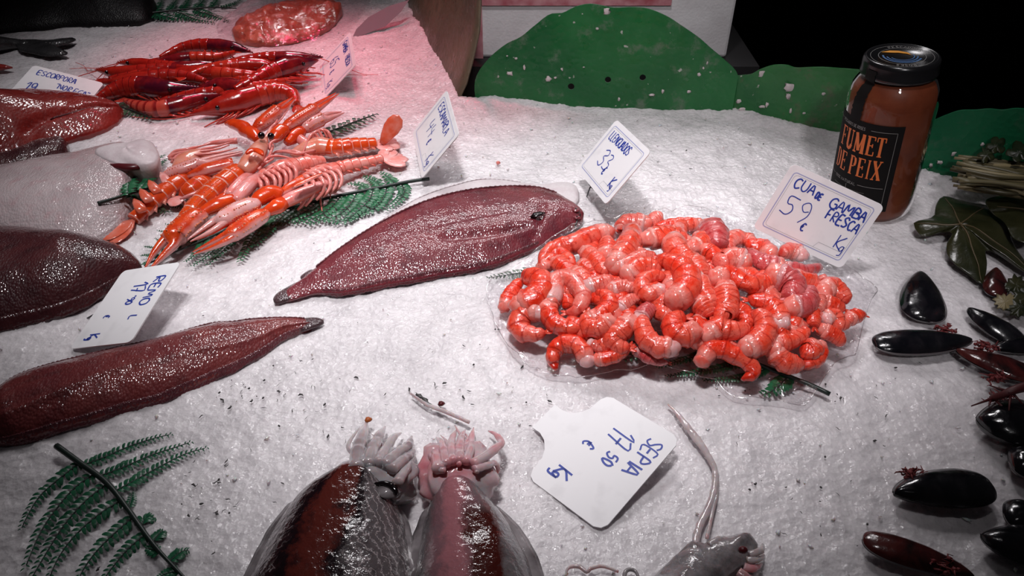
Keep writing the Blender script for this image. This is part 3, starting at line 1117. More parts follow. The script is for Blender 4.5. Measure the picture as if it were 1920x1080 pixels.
GREYFISH = m_skin('dark_grey_fish_skin', (0.018, 0.017, 0.019), (0.04, 0.038, 0.04), (0.008, 0.008, 0.009), rough=.25)
DARKSPOT = plain('black_wet_spot', (0.008, 0.004, 0.005), 0.25)
EYEM = plain('wet_black_eye', (0.006, 0.004, 0.005), 0.08, spec=.7)
MOUTHM = plain('dark_red_flesh_slit', (0.09, 0.010, 0.014), 0.3)


class Flat:
    """a flat fish traced by its two edges (both running tail -> head)"""

    def __init__(self, far_px, near_px, h, base=0.0, nt=90, edge_z=0.004, hp=None, power=2.2, tilt=0.0):
        self.tilt = tilt
        self.far, self.near = cr(far_px, nt), cr(near_px, nt)
        self.nt, self.h, self.base, self.ez, self.power = nt, h, base, edge_z, power
        self.hp = hp or (lambda t: min(1, (max(0, t) / .35)) ** .75 * min(1, max(0, 1 - t) / .10) ** .45)
        self.A = [G(p[0], p[1], base + edge_z) for p in self.far]
        self.B = [G(p[0], p[1], base + edge_z) for p in self.near]

    def pt(self, t, u, lift=0.0):
        """t 0..1 tail to head, u -1 far edge .. 1 near edge"""
        x = max(0, min(1, t)) * (self.nt - 1)
        i = min(int(x), self.nt - 2)
        k = x - i
        a, b = self.A[i].lerp(self.A[i + 1], k), self.B[i].lerp(self.B[i + 1], k)
        p = a.lerp(b, (u + 1) / 2)
        w = (a - b).length
        hh = min(self.h * self.hp(t), w * .30)
        p.z = self.base + self.tilt * sstep(t / .35) * (1 - u) / 2 + self.ez + hh * max(0, 1 - abs(u) ** self.power) ** .9 + lift
        return p

    def solid(self, nu=29, u0=-1, u1=1, t0=0, t1=1, bumpf=None, nt=None, under=True):
        nt = nt or self.nt
        mb = MB()
        us = [lerp(u0, u1, j / (nu - 1)) for j in range(nu)]
        rows = []
        for i in range(nt):
            t = lerp(t0, t1, i / (nt - 1))
            r = []
            for u in us:
                p = self.pt(t, u)
                if bumpf:
                    p.z += bumpf(t, u, p)
                r.append(p)
            if under:
                for u in reversed(us):
                    q = self.pt(t, u)
                    q.z = self.base + self.tilt * sstep(t / .35) * (1 - u) / 2 - (0.003 if not self.tilt else 0) + .002 * abs(u)
                    r.append(q)
            rows.append(r)
        mb.grid(rows, closed=under)
        if under:
            n = len(rows[0])
            for e in (0, nt - 1):
                c = mb.vert(sum(rows[e], Vector()) / n)
                for j in range(n):
                    mb.face((c, e * n + j, e * n + (j + 1) % n))
        return mb


def fringe(fl, side, w_px, t0, t1, seed, mat, parent, name, ray=70, lift=.0015):
    """wavy fin along one edge of a flat fish, with rays"""
    rows = []
    n = 150
    for i in range(n + 1):
        t = lerp(t0, t1, i / n)
        e = fl.pt(t, side * .93)
        o = fl.pt(t, side * 1.0)
        d = (o - fl.pt(t, side * .5))
        d.z = 0
        d.normalize()
        taper = min(1, (t - t0) / .08, (t1 - t) / .06) ** .6 if 0 < i < n else 0.02
        w = w_px * mpp(o) * taper * (1 + .22 * mnoise.noise(Vector((t * 22, seed, 1))) + .08 * math.sin(t * ray * 2 * PI))
        row = []
        for k in range(5):
            s = k / 4
            p = e.lerp(o + d * w, s)
            p.z = lerp(e.z, fl.base + .001, s ** .8) + .0022 * s * mnoise.noise(Vector((t * 30, seed, 3 + s))) + lift * (1 - s) + .0004 * math.sin(t * ray * 2 * PI)
            row.append(p)
        rows.append(row)
    mb = MB()
    mb.grid(rows)
    o = finish(name, mb, mat, parent)
    s = o.modifiers.new('thick', 'SOLIDIFY')
    s.thickness = .0009
    return o


def tailfin(pts_px, z, mat, parent, name='tail_fin', th=.0012):
    ring = [G(x, y, z) for x, y in cr(pts_px, 40, closed=True)]
    c = sum(ring, Vector()) / len(ring)
    mb = MB()
    rows = [[c.lerp(p, s) + Vector((0, 0, th * (1 - s ** 2))) for p in ring] for s in (0.02, .35, .7, 1.0)]
    rows.append([p - Vector((0, 0, .002)) for p in ring])
    mb.grid(rows, closed=True)
    return finish(name, mb, mat, parent)


# --- pale upturned flatfish lying under the sole
belly = Flat([(560, 545), (590, 515), (620, 488), (650, 462), (690, 433), (740, 398), (790, 370), (840, 352), (895, 338), (940, 338), (980, 343), (1020, 345), (1055, 341), (1078, 347), (1086, 362)],
             [(566, 547), (600, 525), (635, 498), (668, 480), (705, 460), (750, 432), (795, 410), (845, 392), (900, 382), (950, 380), (1000, 384), (1040, 394), (1070, 394), (1086, 374)], .004, 0, power=3.5, edge_z=.003)
root = thing('flatfish', 'pale flatfish lying white belly up beneath the maroon sole', 'fish', belly.pt(.5, 0))
finish('body', belly.solid(bumpf=lambda t, u, p: .0006 * mnoise.noise(p * 60)), PALE, root)
fringe(belly, -1, 4, .05, .8, 3.3, PALE, root, 'fin')
tailfin([(563, 520), (570, 512), (584, 505), (592, 510), (588, 522), (574, 524)], .004, TAILM, root)


# --- maroon sole in the middle
def sole_bumps(t, u, p):
    z = .0007 * mnoise.noise(p * 55) + .0004 * mnoise.noise(p * 130)
    # lateral groove behind the gill and the belly crease
    z -= .0045 * math.exp(-((u - lerp(.30, .52, (t - .5) / .3)) / .07) ** 2) * sstep((t - .50) / .08) * sstep((.84 - t) / .06)
    z += .002 * math.exp(-((u - .62) / .12) ** 2) * sstep((t - .5) / .1) * sstep((.86 - t) / .06)
    z -= .0012 * math.exp(-(u / .05) ** 2) * sstep((t - .1) / .1) * sstep((.8 - t) / .1)
    # gill opening
    z -= .0025 * math.exp(-((t - .855 + .05 * u * u) / .010) ** 2) * sstep((u + .2) / .2) * sstep((.9 - u) / .2)
    return z


sole = Flat([(520, 557), (545, 538), (575, 519), (600, 500), (640, 473), (700, 437), (760, 404), (820, 380), (880, 366), (940, 360), (1000, 361), (1040, 372), (1070, 388), (1089, 403), (1094, 411)],
            [(524, 566), (550, 560), (585, 550), (610, 549), (640, 549), (680, 543), (720, 534), (770, 526), (820, 516), (880, 506), (930, 494), (970, 479), (1010, 462), (1050, 442), (1080, 427), (1093, 416)], .0105, .0005, tilt=.0065)
root = thing('sole', 'whole maroon sole in the middle of the ice, pointing at the prawn heap', 'fish', sole.pt(.5, 0))
finish('body', sole.solid(nu=45, nt=140, bumpf=sole_bumps), SOLE, root)
fringe(sole, -1, 2, .14, .90, 1.1, FINM, root, 'dorsal_fin')
fringe(sole, 1, 3, .14, .84, 5.1, FINM, root, 'anal_fin')
o = tailfin([(512, 561), (519, 550), (535, 540), (556, 530), (566, 538), (556, 553), (533, 564), (517, 567)], .0052, TAILM, root)
o['label'] = 'dark grey rounded tail fin'
mb = MB()
p = sole.pt(.966, -.02, .0004)
mb.blob(p, (.0040, .0036, .0016), 14)
e = finish('eye', mb, SOLE, root)
mb = MB()
mb.blob(p + Vector((0, -.0004, .0008)), (.0014, .0014, .0011), 12)
finish('pupil', mb, EYEM, e)
mb = MB()
p = sole.pt(.972, .50, .0004)
mb.blob(p, (.0034, .0030, .0014), 14)
e = finish('eye', mb, SOLE, root)
mb = MB()
mb.blob(p + Vector((0, -.0004, .0007)), (.0012, .0012, .0010), 12)
finish('pupil', mb, EYEM, e)
mb = MB()
pa, pb = sole.pt(.815, .34, .0010), sole.pt(.862, .30, .0014)
mb.loft([pa, pa.lerp(pb, .3) + Vector((0, 0, .0012)), pa.lerp(pb, .7) + Vector((0, 0, .001)), pb], [.0008, .0036, .0030, .0008], [.0005, .0010, .0009, .0004], n=10)
o = finish('pectoral_fin', mb, DARKSPOT, root)
o['label'] = 'small black pectoral fin'
mb = MB()
mb.loft([sole.pt(lerp(.985, .968, i / 8), lerp(.2, .95, i / 8), .0005) for i in range(9)], .0007, n=6)
finish('mouth', mb, DARKSPOT, root)

# --- long reddish sole at the lower left
sole2 = Flat([(585, 598), (560, 597), (520, 597), (470, 600), (440, 605), (400, 608), (350, 622), (300, 637), (240, 650), (180, 664), (100, 684), (50, 700), (20, 715), (-5, 737), (-30, 775)],
             [(582, 612), (560, 620), (535, 630), (500, 655), (460, 679), (410, 703), (370, 721), (330, 738), (290, 754), (240, 766), (180, 785), (110, 804), (60, 820), (0, 832), (-30, 815)], .016, .0)
root = thing('sole', 'long reddish brown sole in the lower left corner under the REMOL card', 'fish', sole2.pt(.5, 0))
finish('body', sole2.solid(nu=41, nt=140, bumpf=lambda t, u, p: .0008 * mnoise.noise(p * 50) + .0004 * mnoise.noise(p * 120) - .001 * math.exp(-((u + .1) / .05) ** 2) + .0012 * math.exp(-((u - .35 - .15 * math.sin(t * 9)) / .08) ** 2)), SOLE2, root)
fringe(sole2, -1, 4, .02, .95, 2.2, FINM, root, 'dorsal_fin')
fringe(sole2, 1, 5, .02, .95, 7.7, FINM, root, 'anal_fin')
o = tailfin([(562, 600), (582, 595), (598, 596), (607, 602), (598, 608), (582, 614), (564, 618)], .0045, TAILM, root)
o['label'] = 'dark pointed tail fin'

# --- dark glossy flatfish above it
brill = Flat([(-235, 530), (-190, 470), (-120, 446), (-40, 434), (20, 432), (60, 436), (110, 444), (160, 450), (200, 457), (232, 466), (252, 479), (264, 494)],
             [(-235, 540), (-190, 600), (-120, 614), (-60, 622), (0, 616), (40, 607), (80, 597), (120, 586), (160, 569), (190, 551), (220, 531), (248, 513), (265, 499)], .032, .0)
root = thing('flatfish', 'dark glossy brown flatfish at left edge behind the REMOL card', 'fish', brill.pt(.5, 0))
finish('body', brill.solid(nu=41, nt=110, bumpf=lambda t, u, p: .0011 * mnoise.noise(p * 40) + .0005 * mnoise.noise(p * 110)), DARKFISH, root)
fringe(brill, 1, 4, .05, .93, 4.2, DARKFISH, root, 'fin')
fringe(brill, -1, 3, .05, .90, 9.2, DARKFISH, root, 'fin')

# --- big pale flatfish with gill flap
pale = Flat([(-270, 420), (-200, 370), (-90, 332), (0, 316), (60, 303), (130, 290), (180, 280), (225, 274), (250, 280), (262, 295), (268, 320)],
            [(-270, 430), (-200, 462), (-90, 460), (0, 452), (60, 456), (120, 461), (175, 459), (212, 440), (240, 410), (258, 370), (268, 335)], .026, 0)
root = thing('flatfish', 'big silvery white flatfish belly up at the left edge, gill flap showing', 'fish', pale.pt(.5, 0))
finish('body', pale.solid(nu=41, nt=100, bumpf=lambda t, u, p: .001 * mnoise.noise(p * 35) + .0006 * mnoise.noise(p * 140)), SILVER, root)
fringe(pale, 1, 5, .1, .9, 6.2, SILVER, root, 'fin')
ring = cr([(178, 286), (188, 278), (230, 269), (262, 263), (284, 266), (293, 277), (297, 288), (290, 306), (268, 312), (240, 309), (212, 305), (190, 297)], 44, closed=True)
zz = .030
R0 = [G(x, y, zz) for x, y in ring]
c = sum(R0, Vector()) / len(R0)
mb = MB()
mb.grid([[c.lerp(q, s) + Vector((0, 0, .006 * (1 - s ** 3) + .0012 * math.sin(7 * s + k * .5))) for k, q in enumerate(R0)] for s in (.02, .25, .5, .75, .92, 1)] + [[q - Vector((0, 0, .006)) for q in R0]] + [[c.lerp(q, .9) - Vector((0, 0, .03)) for q in R0]], closed=True)
o = finish('gill_cover', mb, PALE, root)
o['label'] = 'smooth pinkish white gill flap'
mb = MB()
sl = [G(x, y, .0285) for x, y in ((205, 309), (220, 312), (240, 314), (258, 313), (270, 309))]
mb.loft(sl, [.001, .004, .005, .004, .001], [.001, .003, .0035, .003, .001], n=10)
o = finish('gill_slit', mb, MOUTHM, root)
o['label'] = 'dark red open gill slit'

# --- red scorpionfish
sc_ = Flat([(-280, 262), (-200, 222), (-100, 198), (-40, 192), (20, 190), (60, 187), (110, 184), (160, 186), (195, 190), (218, 197), (232, 208)],
           [(-280, 272), (-200, 312), (-100, 322), (-40, 322), (0, 312), (60, 290), (90, 276), (130, 263), (170, 251), (200, 240), (222, 227), (233, 211)], .043, 0, hp=lambda t: min(1, (1.02 - t) / .5) ** .6 * min(1, t / .2 + .05) ** .7, power=2.0)


def scorp(t, u, p):
    z = .0022 * mnoise.noise(p * 28) + .0008 * mnoise.noise(p * 90)
    z -= .007 * math.exp(-((u - lerp(.62, .15, (t - .70) / .3)) / .06) ** 2) * sstep((t - .62) / .05) * .8     # mouth line
    z -= .006 * math.exp(-((u + .38 + .5 * (t - .6)) / .06) ** 2) * sstep((t - .35) / .1) * sstep((.88 - t) / .1)      # gill ridge
    z += .008 * math.exp(-((u - .10) / .4) ** 2 - ((t - .56) / .12) ** 2)                                   # cheek
    return z


root = thing('scorpionfish', 'big red scorpionfish with rounded snout at left edge below its card', 'fish', sc_.pt(.5, 0))
finish('body', sc_.solid(nu=51, nt=140, bumpf=scorp), REDFISH, root)
mb = MB()
mb.loft([sc_.pt(t, u, .0010 + sc_.h * 0) + Vector((0, 0, scorp(t, u, sc_.pt(t, u)))) for t, u in [(lerp(.985, .74, i / 14), lerp(.17, .56, i / 14)) for i in range(15)]], [.0006] + [.0016] * 13 + [.0006], n=8)
o = finish('mouth', mb, MOUTHM, root)
o['label'] = 'dark red mouth line'
mb = MB()
rows = []
for i in range(10):
    s = i / 9
    rows.append([sc_.pt(lerp(.30, .60 - .10 * s, k / 10), lerp(.45, 1.05, s), (.0045 + .0008 * (k % 2)) * math.sin(PI * k / 10) * (1 - .5 * s) - .0006) for k in range(11)])
mb.grid(rows)
o = finish('pectoral_fin', mb, REDFISH, root)

# --- brown fish end below it
brn = Flat([(-120, 330), (-40, 306), (20, 290), (70, 272), (105, 263), (120, 263), (128, 270)], [(-120, 352), (-40, 338), (0, 327), (50, 314), (100, 298), (120, 291), (129, 284)], .022, 0, hp=lambda t: min(1, max(0, 1.0 - t) / .05) ** .5)
root = thing('flatfish', 'dark brown blunt fish end squeezed between scorpionfish and silvery flatfish', 'fish', brn.pt(.5, 0))
finish('body', brn.solid(bumpf=lambda t, u, p: .0012 * mnoise.noise(p * 60)), DARKFISH, root)

# --- black fish along the top left corner
bl = Flat([(-160, -60), (-60, -70), (60, -66), (160, -50), (230, -34), (270, -16), (292, 4)], [(-160, 72), (-60, 68), (0, 60), (60, 55), (130, 48), (200, 46), (262, 42), (284, 34), (295, 16)], .06, 0, hp=lambda t: min(1, max(0, 1.0 - t) / .25) ** .5, power=2.0)
root = thing('fish', 'large black fish lying across the dark top left corner', 'fish', bl.pt(.5, 0))
finish('body', bl.solid(nu=41, bumpf=lambda t, u, p: .002 * mnoise.noise(p * 30)), BLACKFISH, root)
mb = MB()
mb.blob(bl.pt(.93, .35, -.004), (.008, .008, .007), 14)
finish('eye', mb, EYEM, root)

# --- forked tail of a grey fish
root = thing('fish', 'dark grey fish with a forked tail at the left edge', 'fish', G(0, 85))
mb = MB()
ctr = [(-120, 84), (-60, 83), (-10, 82), (30, 82), (55, 84)]
pth = [G(x, y, .012 if i < 3 else .007) for i, (x, y) in enumerate(ctr)]
mb.loft([Vector(p) for p in cr(pth, 16)], [interp([0, .5, .8, 1], [.022, .016, .009, .006], i / 15) for i in range(16)], [interp([0, .5, .8, 1], [.018, .013, .007, .004], i / 15) for i in range(16)], n=14)
finish('body', mb, GREYFISH, root)
tailfin([(28, 76), (55, 73), (90, 74), (128, 70), (142, 72), (132, 78), (112, 83), (98, 88), (112, 92), (128, 99), (112, 102), (85, 103), (60, 98), (35, 92)], .008, GREYFISH, root, th=.004)
root = thing('fish', 'dark red fish tail tip poking in at left edge above the ESCORPORA card', 'fish', G(-20, 128))
mb = MB()
mb.loft([G(x, y, .008) for x, y in ((-70, 128), (-40, 127), (-10, 126), (10, 126), (23, 127))], [.014, .010, .006, .004, .001], [.010, .008, .005, .003, .001], n=12)
finish('tail', mb, REDFISH, root)


# ------------------------------------------------------------------ crustaceans
def m_shell(name, seg, main, alt, line, side, purple=None, rough=.22, line_w=.10, bump=.25, side_at=.20):
    """banded shell: main colour, mottled, thin paler or darker line at every joint, different flank"""
    n = NT(name)
    t, a = n.attr('t'), n.attr('a')
    c = n.mix(n.ramp(n.noise(110, 4), [(0.38, 0.0), (0.66, 1.0)]), main, alt)
    up = n.math('ABSOLUTE', n.math('SUBTRACT', a, .25))       # 0 on top
    c = n.mix(n.ramp(n.math('ADD', up, n.math('MULTIPLY', n.math('SUBTRACT', n.noise(90, 3), .5), .12)), [(side_at, 0.0), (side_at + .09, 1.0)]), c, side)
    if seg:
        fr = n.math('FRACT', n.math('MULTIPLY', t, seg))
        c = n.mix(n.ramp(fr, [(1 - line_w, 0.0), (1 - line_w * .4, 1.0)]), c, line)
    if purple:
        c = n.mix(n.ramp(n.math('ADD', n.noise(30, 3), 0.0), [(.5, 0.0), (.62, .85)]), c, purple)
    nn = n.bump(n.noise(420, 3), bump, .0008)
    n.set(base=c, rough=rough, coat=.4, coat_rough=.1, normal=nn, sss=.12, sss_scale=.004)
    n.put(n.b.inputs['Subsurface Radius'], (1.0, .3, .2))
    return n.mat


L_BACK = m_shell('orange_langoustine_shell', 6, (0.78, 0.085, 0.012), (0.62, 0.050, 0.010), (0.82, 0.42, 0.36), (0.80, 0.34, 0.28))
L_BELLY = m_shell('pink_langoustine_belly', 6, (0.80, 0.17, 0.13), (0.82, 0.32, 0.28), (0.60, 0.07, 0.045), (0.74, 0.11, 0.065), line_w=.16)
L_HEAD = m_shell('peach_langoustine_carapace', 0, (0.74, 0.24, 0.15), (0.76, 0.36, 0.28), (0.8, 0.4, 0.3), (0.70, 0.10, 0.04))
L_CLAW = m_shell('orange_langoustine_claw', 0, (0.76, 0.075, 0.012), (0.60, 0.040, 0.010), (0.8, 0.4, 0.3), (0.82, 0.38, 0.36), bump=.5, side_at=.12)
L_CLAWP = m_shell('pale_edged_langoustine_claw', 0, (0.80, 0.44, 0.43), (0.78, 0.30, 0.27), (0.8, 0.4, 0.3), (0.74, 0.07, 0.014), bump=.3)
L_JOINT = m_shell('deep_orange_joint', 0, (0.80, 0.070, 0.010), (0.66, 0.045, 0.008), (0.8, 0.4, 0.3), (0.70, 0.06, 0.012))
L_LEG = m_shell('pink_langoustine_leg', 0, (0.78, 0.22, 0.19), (0.80, 0.31, 0.28), (0.8, 0.4, 0.3), (0.70, 0.16, 0.12))
L_MERUS = m_shell('pale_pink_arm', 0, (0.82, 0.36, 0.35), (0.80, 0.22, 0.19), (0.8, 0.4, 0.3), (0.72, 0.13, 0.09))
L_FAN = m_shell('orange_tail_fan', 0, (0.72, 0.11, 0.05), (0.74, 0.22, 0.16), (0.8, 0.4, 0.3), (0.72, 0.11, 0.05))
L_FANP = m_shell('pink_tail_fan', 0, (0.80, 0.28, 0.25), (0.84, 0.44, 0.42), (0.8, 0.4, 0.3), (0.80, 0.28, 0.25))
KNOB = plain('pale_claw_bumps', (0.82, 0.26, 0.14), 0.3)


ZK = .72        # how high the piles rise


def lift(px, zs):
    k = len(px)
    zs = zs if hasattr(zs, '__len__') else [zs] * k
    return [G(p[0], p[1], max(.006, z * ZK)) for p, z in zip(px, zs)]


def spine_path(px, zs, n):
    return [Vector(p) for p in cr(lift(px, zs), n)]


def widths(path, wpx, prof):
    k = len(path)
    return [max(1e-4, wpx * .5 * mpp(p) * interp([q[0] for q in prof], [q[1] for q in prof], i / (k - 1))) for i, p in enumerate(path)]


def abdomen(px, zs, w, mat, parent, seg=6, taper=.62, flat=.8, spikes=True, name='abdomen', saw=.10):
    n = seg * 8 + 1
    path = spine_path(px, zs, n)
    r = widths(path, w, [(0, .92), (.1, 1), (.5, .92), (1, taper)])
    r = [q * (1 + saw * (((i / (n - 1) * seg) % 1.0) - .6)) for i, q in enumerate(r)]
    mb = MB()
    mb.loft(path, r, [q * flat for q in r], n=18)
    if spikes:      # pointed side plates of every ring
        for k in range(1, seg):
            i = int((k + .35) / seg * (n - 1))
            T = (path[i + 1] - path[i - 1]).normalized()
            S = T.cross(Vector((0, 0, 1))).normalized()
            for sg in (1, -1):
                b0 = path[i] + S * (sg * r[i] * .82)
                tip = b0 + S * (sg * r[i] * .55) + T * (r[i] * .45) - Vector((0, 0, r[i] * .35))
                mb.loft([b0, b0.lerp(tip, .5) + T * (r[i] * .1), tip], [r[i] * .34, r[i] * .22, r[i] * .03], [r[i] * .14, r[i] * .1, r[i] * .02], n=8, up=(0, 0, 1), t0=.15, t1=.16)
    return finish(name, mb, mat, parent), path, r


def fan_lobes(base, T, lobes, z, mat, parent, up=Vector((0, 0, 1))):
    """tail fan: rounded lobes given as (angle degrees from the tail axis, length, width, rise)"""
    T = Vector((T.x, T.y, 0)).normalized()
    S = T.cross(up).normalized()
    out = []
    for k, (ang, L, W, rise) in enumerate(lobes):
        a = math.radians(ang)
        d = T * math.cos(a) + S * math.sin(a)
        d = (d * math.cos(rise) + Vector((0, 0, math.sin(rise)))).normalized()
        side = d.cross(up)
        side = side.normalized() if side.length > .1 else S
        mb = MB()
        path = [base + d * (L * s) for s in (0, .12, .3, .5, .7, .88, 1)]
        mb.loft(path, [W * q for q in (.25, .5, .85, 1, .95, .7, .15)], [W * .12] * 6 + [W * .05], n=14)
        out.append(finish('tail_fan', mb, mat, parent))
    return out


def claw(px, zs, w, mat, parent, open_=.30, side=1, split=.48, bumps=True, seed=0, label=None):
    n = 33
    path = spine_path(px, zs, n)
    full = widths(path, w * 1.22, [(0, .55), (.10, .92), (.3, 1), (.5, .96), (1, .9)])
    SI = int(split * (n - 1))
    # palm and fixed finger
    pa, ra, rz = [], [], []
    for i, p in enumerate(path):
        s = i / (n - 1)
        T = (path[min(i + 1, n - 1)] - path[max(0, i - 1)]).normalized()
        S = T.cross(Vector((0, 0, 1))).normalized() * side
        if s <= split:
            pa.append(p), ra.append(full[i]), rz.append(full[i] * .8)
        else:
            k = (s - split) / (1 - split)
            off = full[i] * lerp(.0, .55, sstep(k / .25)) * (1 - .35 * k)
            pa.append(p - S * off)
            rr = full[i] * lerp(lerp(1, .46, sstep(k / .22)), .07, k ** 1.3)
            ra.append(rr), rz.append(rr * .95)
    mb = MB()
    mb.loft(pa, ra, rz, n=14)
    rnd = random.Random(seed)
    if bumps:
        for row in (.06, .20, .34, .46):
            for i in range(2, n - 5):
                if rnd.random() < .3:
                    continue
                a = 2 * PI * row + rnd.uniform(-.04, .04)
                T = (pa[i + 1] - pa[i - 1]).normalized()
                S = T.cross(Vector((0, 0, 1))).normalized()
                N = S.cross(T)
                q = pa[i] + S * (math.cos(a) * ra[i]) + N * (math.sin(a) * rz[i])
                mb.blob(q, ra[i] * rnd.uniform(.07, .12), 6, m=1)
    o = finish('claw', mb, [mat, KNOB], parent)
    if label:
        o['label'] = label
    # moving finger
    fp, fr = [], []
    for i in range(max(0, SI - 2), n):
        s = i / (n - 1)
        k = (s - split) / (1 - split)
        T = (path[min(i + 1, n - 1)] - path[max(0, i - 1)]).normalized()
        S = T.cross(Vector((0, 0, 1))).normalized() * side
        k = max(0, k)
        fp.append(path[i] + S * (full[i] * (.5 + open_ * math.sin(PI * min(1, k * 1.05)) - .35 * k)))
        fr.append(full[i] * lerp(.42, .06, k ** 1.4))
    mb = MB()
    mb.loft(fp, fr, n=12)
    if bumps:
        for i in range(1, len(fp) - 4):
            mb.blob(fp[i] + Vector((0, 0, fr[i] * .92)), fr[i] * .13, 6, m=1)
    finish('finger', mb, [mat, KNOB], o)
    return o


def arm(px, zs, w, mat, parent, prof=None, name='arm', n=14):
    path = spine_path(px, zs, n)
    r = widths(path, w * 1.15, prof or [(0, .6), (.3, 1), (.8, 1.05), (1, .7)])
    mb = MB()
    mb.loft(path, r, [q * .85 for q in r], n=12)
    return finish(name, mb, mat, parent)


def thin_leg(px, zs, w, mat, parent, name='leg', n=16, tip=.35):
    path = spine_path(px, zs, n)
    r = widths(path, w, [(0, 1), (.6, .8), (1, tip)])
    mb = MB()
    mb.loft(path, r, n=8)
    return finish(name, mb, mat, parent)


def carapace(px, zs, w, mat, parent, prof=None, flat=.85, rostrum=None):
    path = spine_path(px, zs, 24)
    r = widths(path, w, prof or [(0, .25), (.12, .62), (.4, .95), (.75, 1), (1, .85)])
    mb = MB()
    mb.loft(path, r, [q * flat for q in r], n=18)
    if rostrum:
        rp = spine_path(*rostrum, 10)
        mb.loft(rp, widths(rp, 7, [(0, 1), (1, .1)]), n=8)
    return finish('carapace', mb, mat, parent)


def eye_at(px, z, r, parent):
    mb = MB()
    mb.blob(G(px[0], px[1], z), (r, r, r), 12)
    finish('eye', mb, EYEM, parent)


def ribs(path_px, zs, side_px, w, mat, parent, k=6, span=.9, zdrop=.012, seed=0):
    """walking legs folded across an upturned thorax: each one its own curved limb"""
    rnd = random.Random(seed)
    path = spine_path(path_px, zs, 40)
    for sg in (1, -1):
        for j in range(k):
            i = int(lerp(3, 36, j / (k - 1)))
            p = path[i]
            T = (path[min(i + 1, 39)] - path[i - 1]).normalized()
            S = T.cross(Vector((0, 0, 1))).normalized() * sg
            d = side_px * mpp(p)
            pts = [p + Vector((0, 0, .001)), p + S * d * .35 + Vector((0, 0, .003)) - T * d * .05, p + S * d * .8 - T * d * .18 - Vector((0, 0, .000)), p + S * d * 1.05 - T * d * .55 - Vector((0, 0, zdrop * .5)), p + S * d * 1.0 - T * d * (1.0 + rnd.uniform(-.1, .2)) - Vector((0, 0, zdrop))]
            q = [Vector(v) for v in cr(pts, 14)]
            mb = MB()
            mb.loft(q, [w * .5 * mpp(p) * f for f in np.linspace(1.15, .6, 14)], n=8)
            finish('leg', mb, mat, parent)


# --- A: rear right, orange back with one tail lobe standing up
root = thing('langoustine', 'langoustine at the right, orange back up, one tail lobe raised', 'langoustine', G(640, 285), 'langoustines on the fern')
o, pth, r = abdomen([(612, 277), (640, 276), (665, 273), (705, 269)], [.017, .018, .017, .014], 41, L_BACK, root)
bt = pth[-1]
fan_lobes(bt, pth[-1] - pth[-4], [(2, .026, .009, -.2), (-28, .028, .0085, -.2), (32, .026, .008, -.1), (62, .024, .007, .0)], .01, L_FANP, root)
mb = MB()
lp = [G(x, y, z) for x, y, z in ((716, 270, .012), (724, 256, .018), (733, 242, .024), (741, 230, .030), (746, 220, .034), (748, 217, .036))]
mb.loft(lp, [.003, .0062, .0088, .0088, .0058, .001], [.001, .0016, .0018, .0018, .0014, .0006], n=14, up=(0, -.8, .6))
o = finish('tail_fan', mb, L_FAN, root)
o['label'] = 'orange tail lobe standing upright'
carapace([(545, 290), (570, 283), (595, 275), (622, 276)], [.012, .016, .018, .018], 42, L_HEAD, root, flat=.8)
arm([(585, 275), (570, 266), (556, 256)], [.018, .022, .024], 17, L_MERUS, root)
arm([(538, 268), (552, 255), (568, 243)], [.024, .026, .028], 24, L_JOINT, root, name='joint')
claw([(566, 244), (585, 232), (612, 220), (642, 210)], [.028, .030, .030, .028], 26, L_CLAWP, root, side=-1, seed=3, label='claw with a white flank pointing up to the right')
for k, pts in enumerate([[(600, 262), (588, 250), (578, 262), (566, 292)], [(606, 260), (596, 246), (584, 256), (574, 280)], [(615, 258), (606, 244), (594, 247), (585, 262)], [(622, 262), (616, 248), (604, 243), (592, 250)], [(590, 282), (560, 288), (530, 284), (505, 289)], [(586, 296), (556, 284), (536, 283), (514, 286), (512, 300)]]):
    thin_leg(pts, [.022, .032, .030, .020] + ([.016] if len(pts) > 4 else []), 6.5, L_LEG, root)

# --- D: far left, orange back, tail pointing down left over the fern
root = thing('langoustine', 'langoustine at the far left, orange tail hanging down to the left', 'langoustine', G(300, 360), 'langoustines on the fern')
o, pth, r = abdomen([(352, 330), (330, 345), (306, 361), (283, 381), (262, 402), (250, 412)], [.018, .018, .017, .014, .010, .008], 41, L_BACK, root, taper=.72)
fan_lobes(pth[-1], pth[-1] - pth[-5], [(0, .034, .0085, -.05), (16, .034, .008, -.1), (-16, .034, .008, -.1)], .01, L_FAN, root)
for k, (x, y) in enumerate(((308, 335), (286, 350), (270, 366), (258, 385))):
    b = G(x + 10, y + 12, .018)
    tip = G(x - 7, y - 12, .022)
    mb = MB()
    mb.loft([b, b.lerp(tip, .4), b.lerp(tip, .75), tip], [.0042, .0048, .0036, .0008], [.0012, .0014, .0012, .0005], n=10)
    finish('side_plate', mb, L_FANP if k == 0 else L_FAN, root)
carapace([(388, 290), (372, 296), (352, 305), (338, 322)], [.016, .020, .021, .019], 46, L_HEAD, root, prof=[(0, .5), (.3, .9), (.7, 1), (1, .8)])
claw([(306, 331), (340, 318), (400, 298), (455, 284)], [.024, .030, .034, .036], 24, L_CLAWP, root, side=-1, split=.42, seed=9, open_=.1, label='long slender claw, white along its upper edge')
arm([(352, 330), (390, 318), (438, 306)], [.024, .028, .030], 26, L_CLAW, root, prof=[(0, .5), (.4, 1), (1, .8)])
for k, pts in enumerate([[(318, 300), (325, 290), (352, 284), (400, 276), (436, 266)], [(322, 306), (333, 292), (360, 286), (405, 280), (430, 272)], [(330, 310), (338, 296), (372, 290), (410, 286), (445, 277)], [(352, 312), (356, 296), (360, 284)], [(318, 298), (330, 298), (345, 294)], [(316, 296), (328, 284), (350, 280), (392, 270)]]):
    thin_leg(pts, [.022, .028, .031, .030, .028][:len(pts)], 7, L_LEG, root)
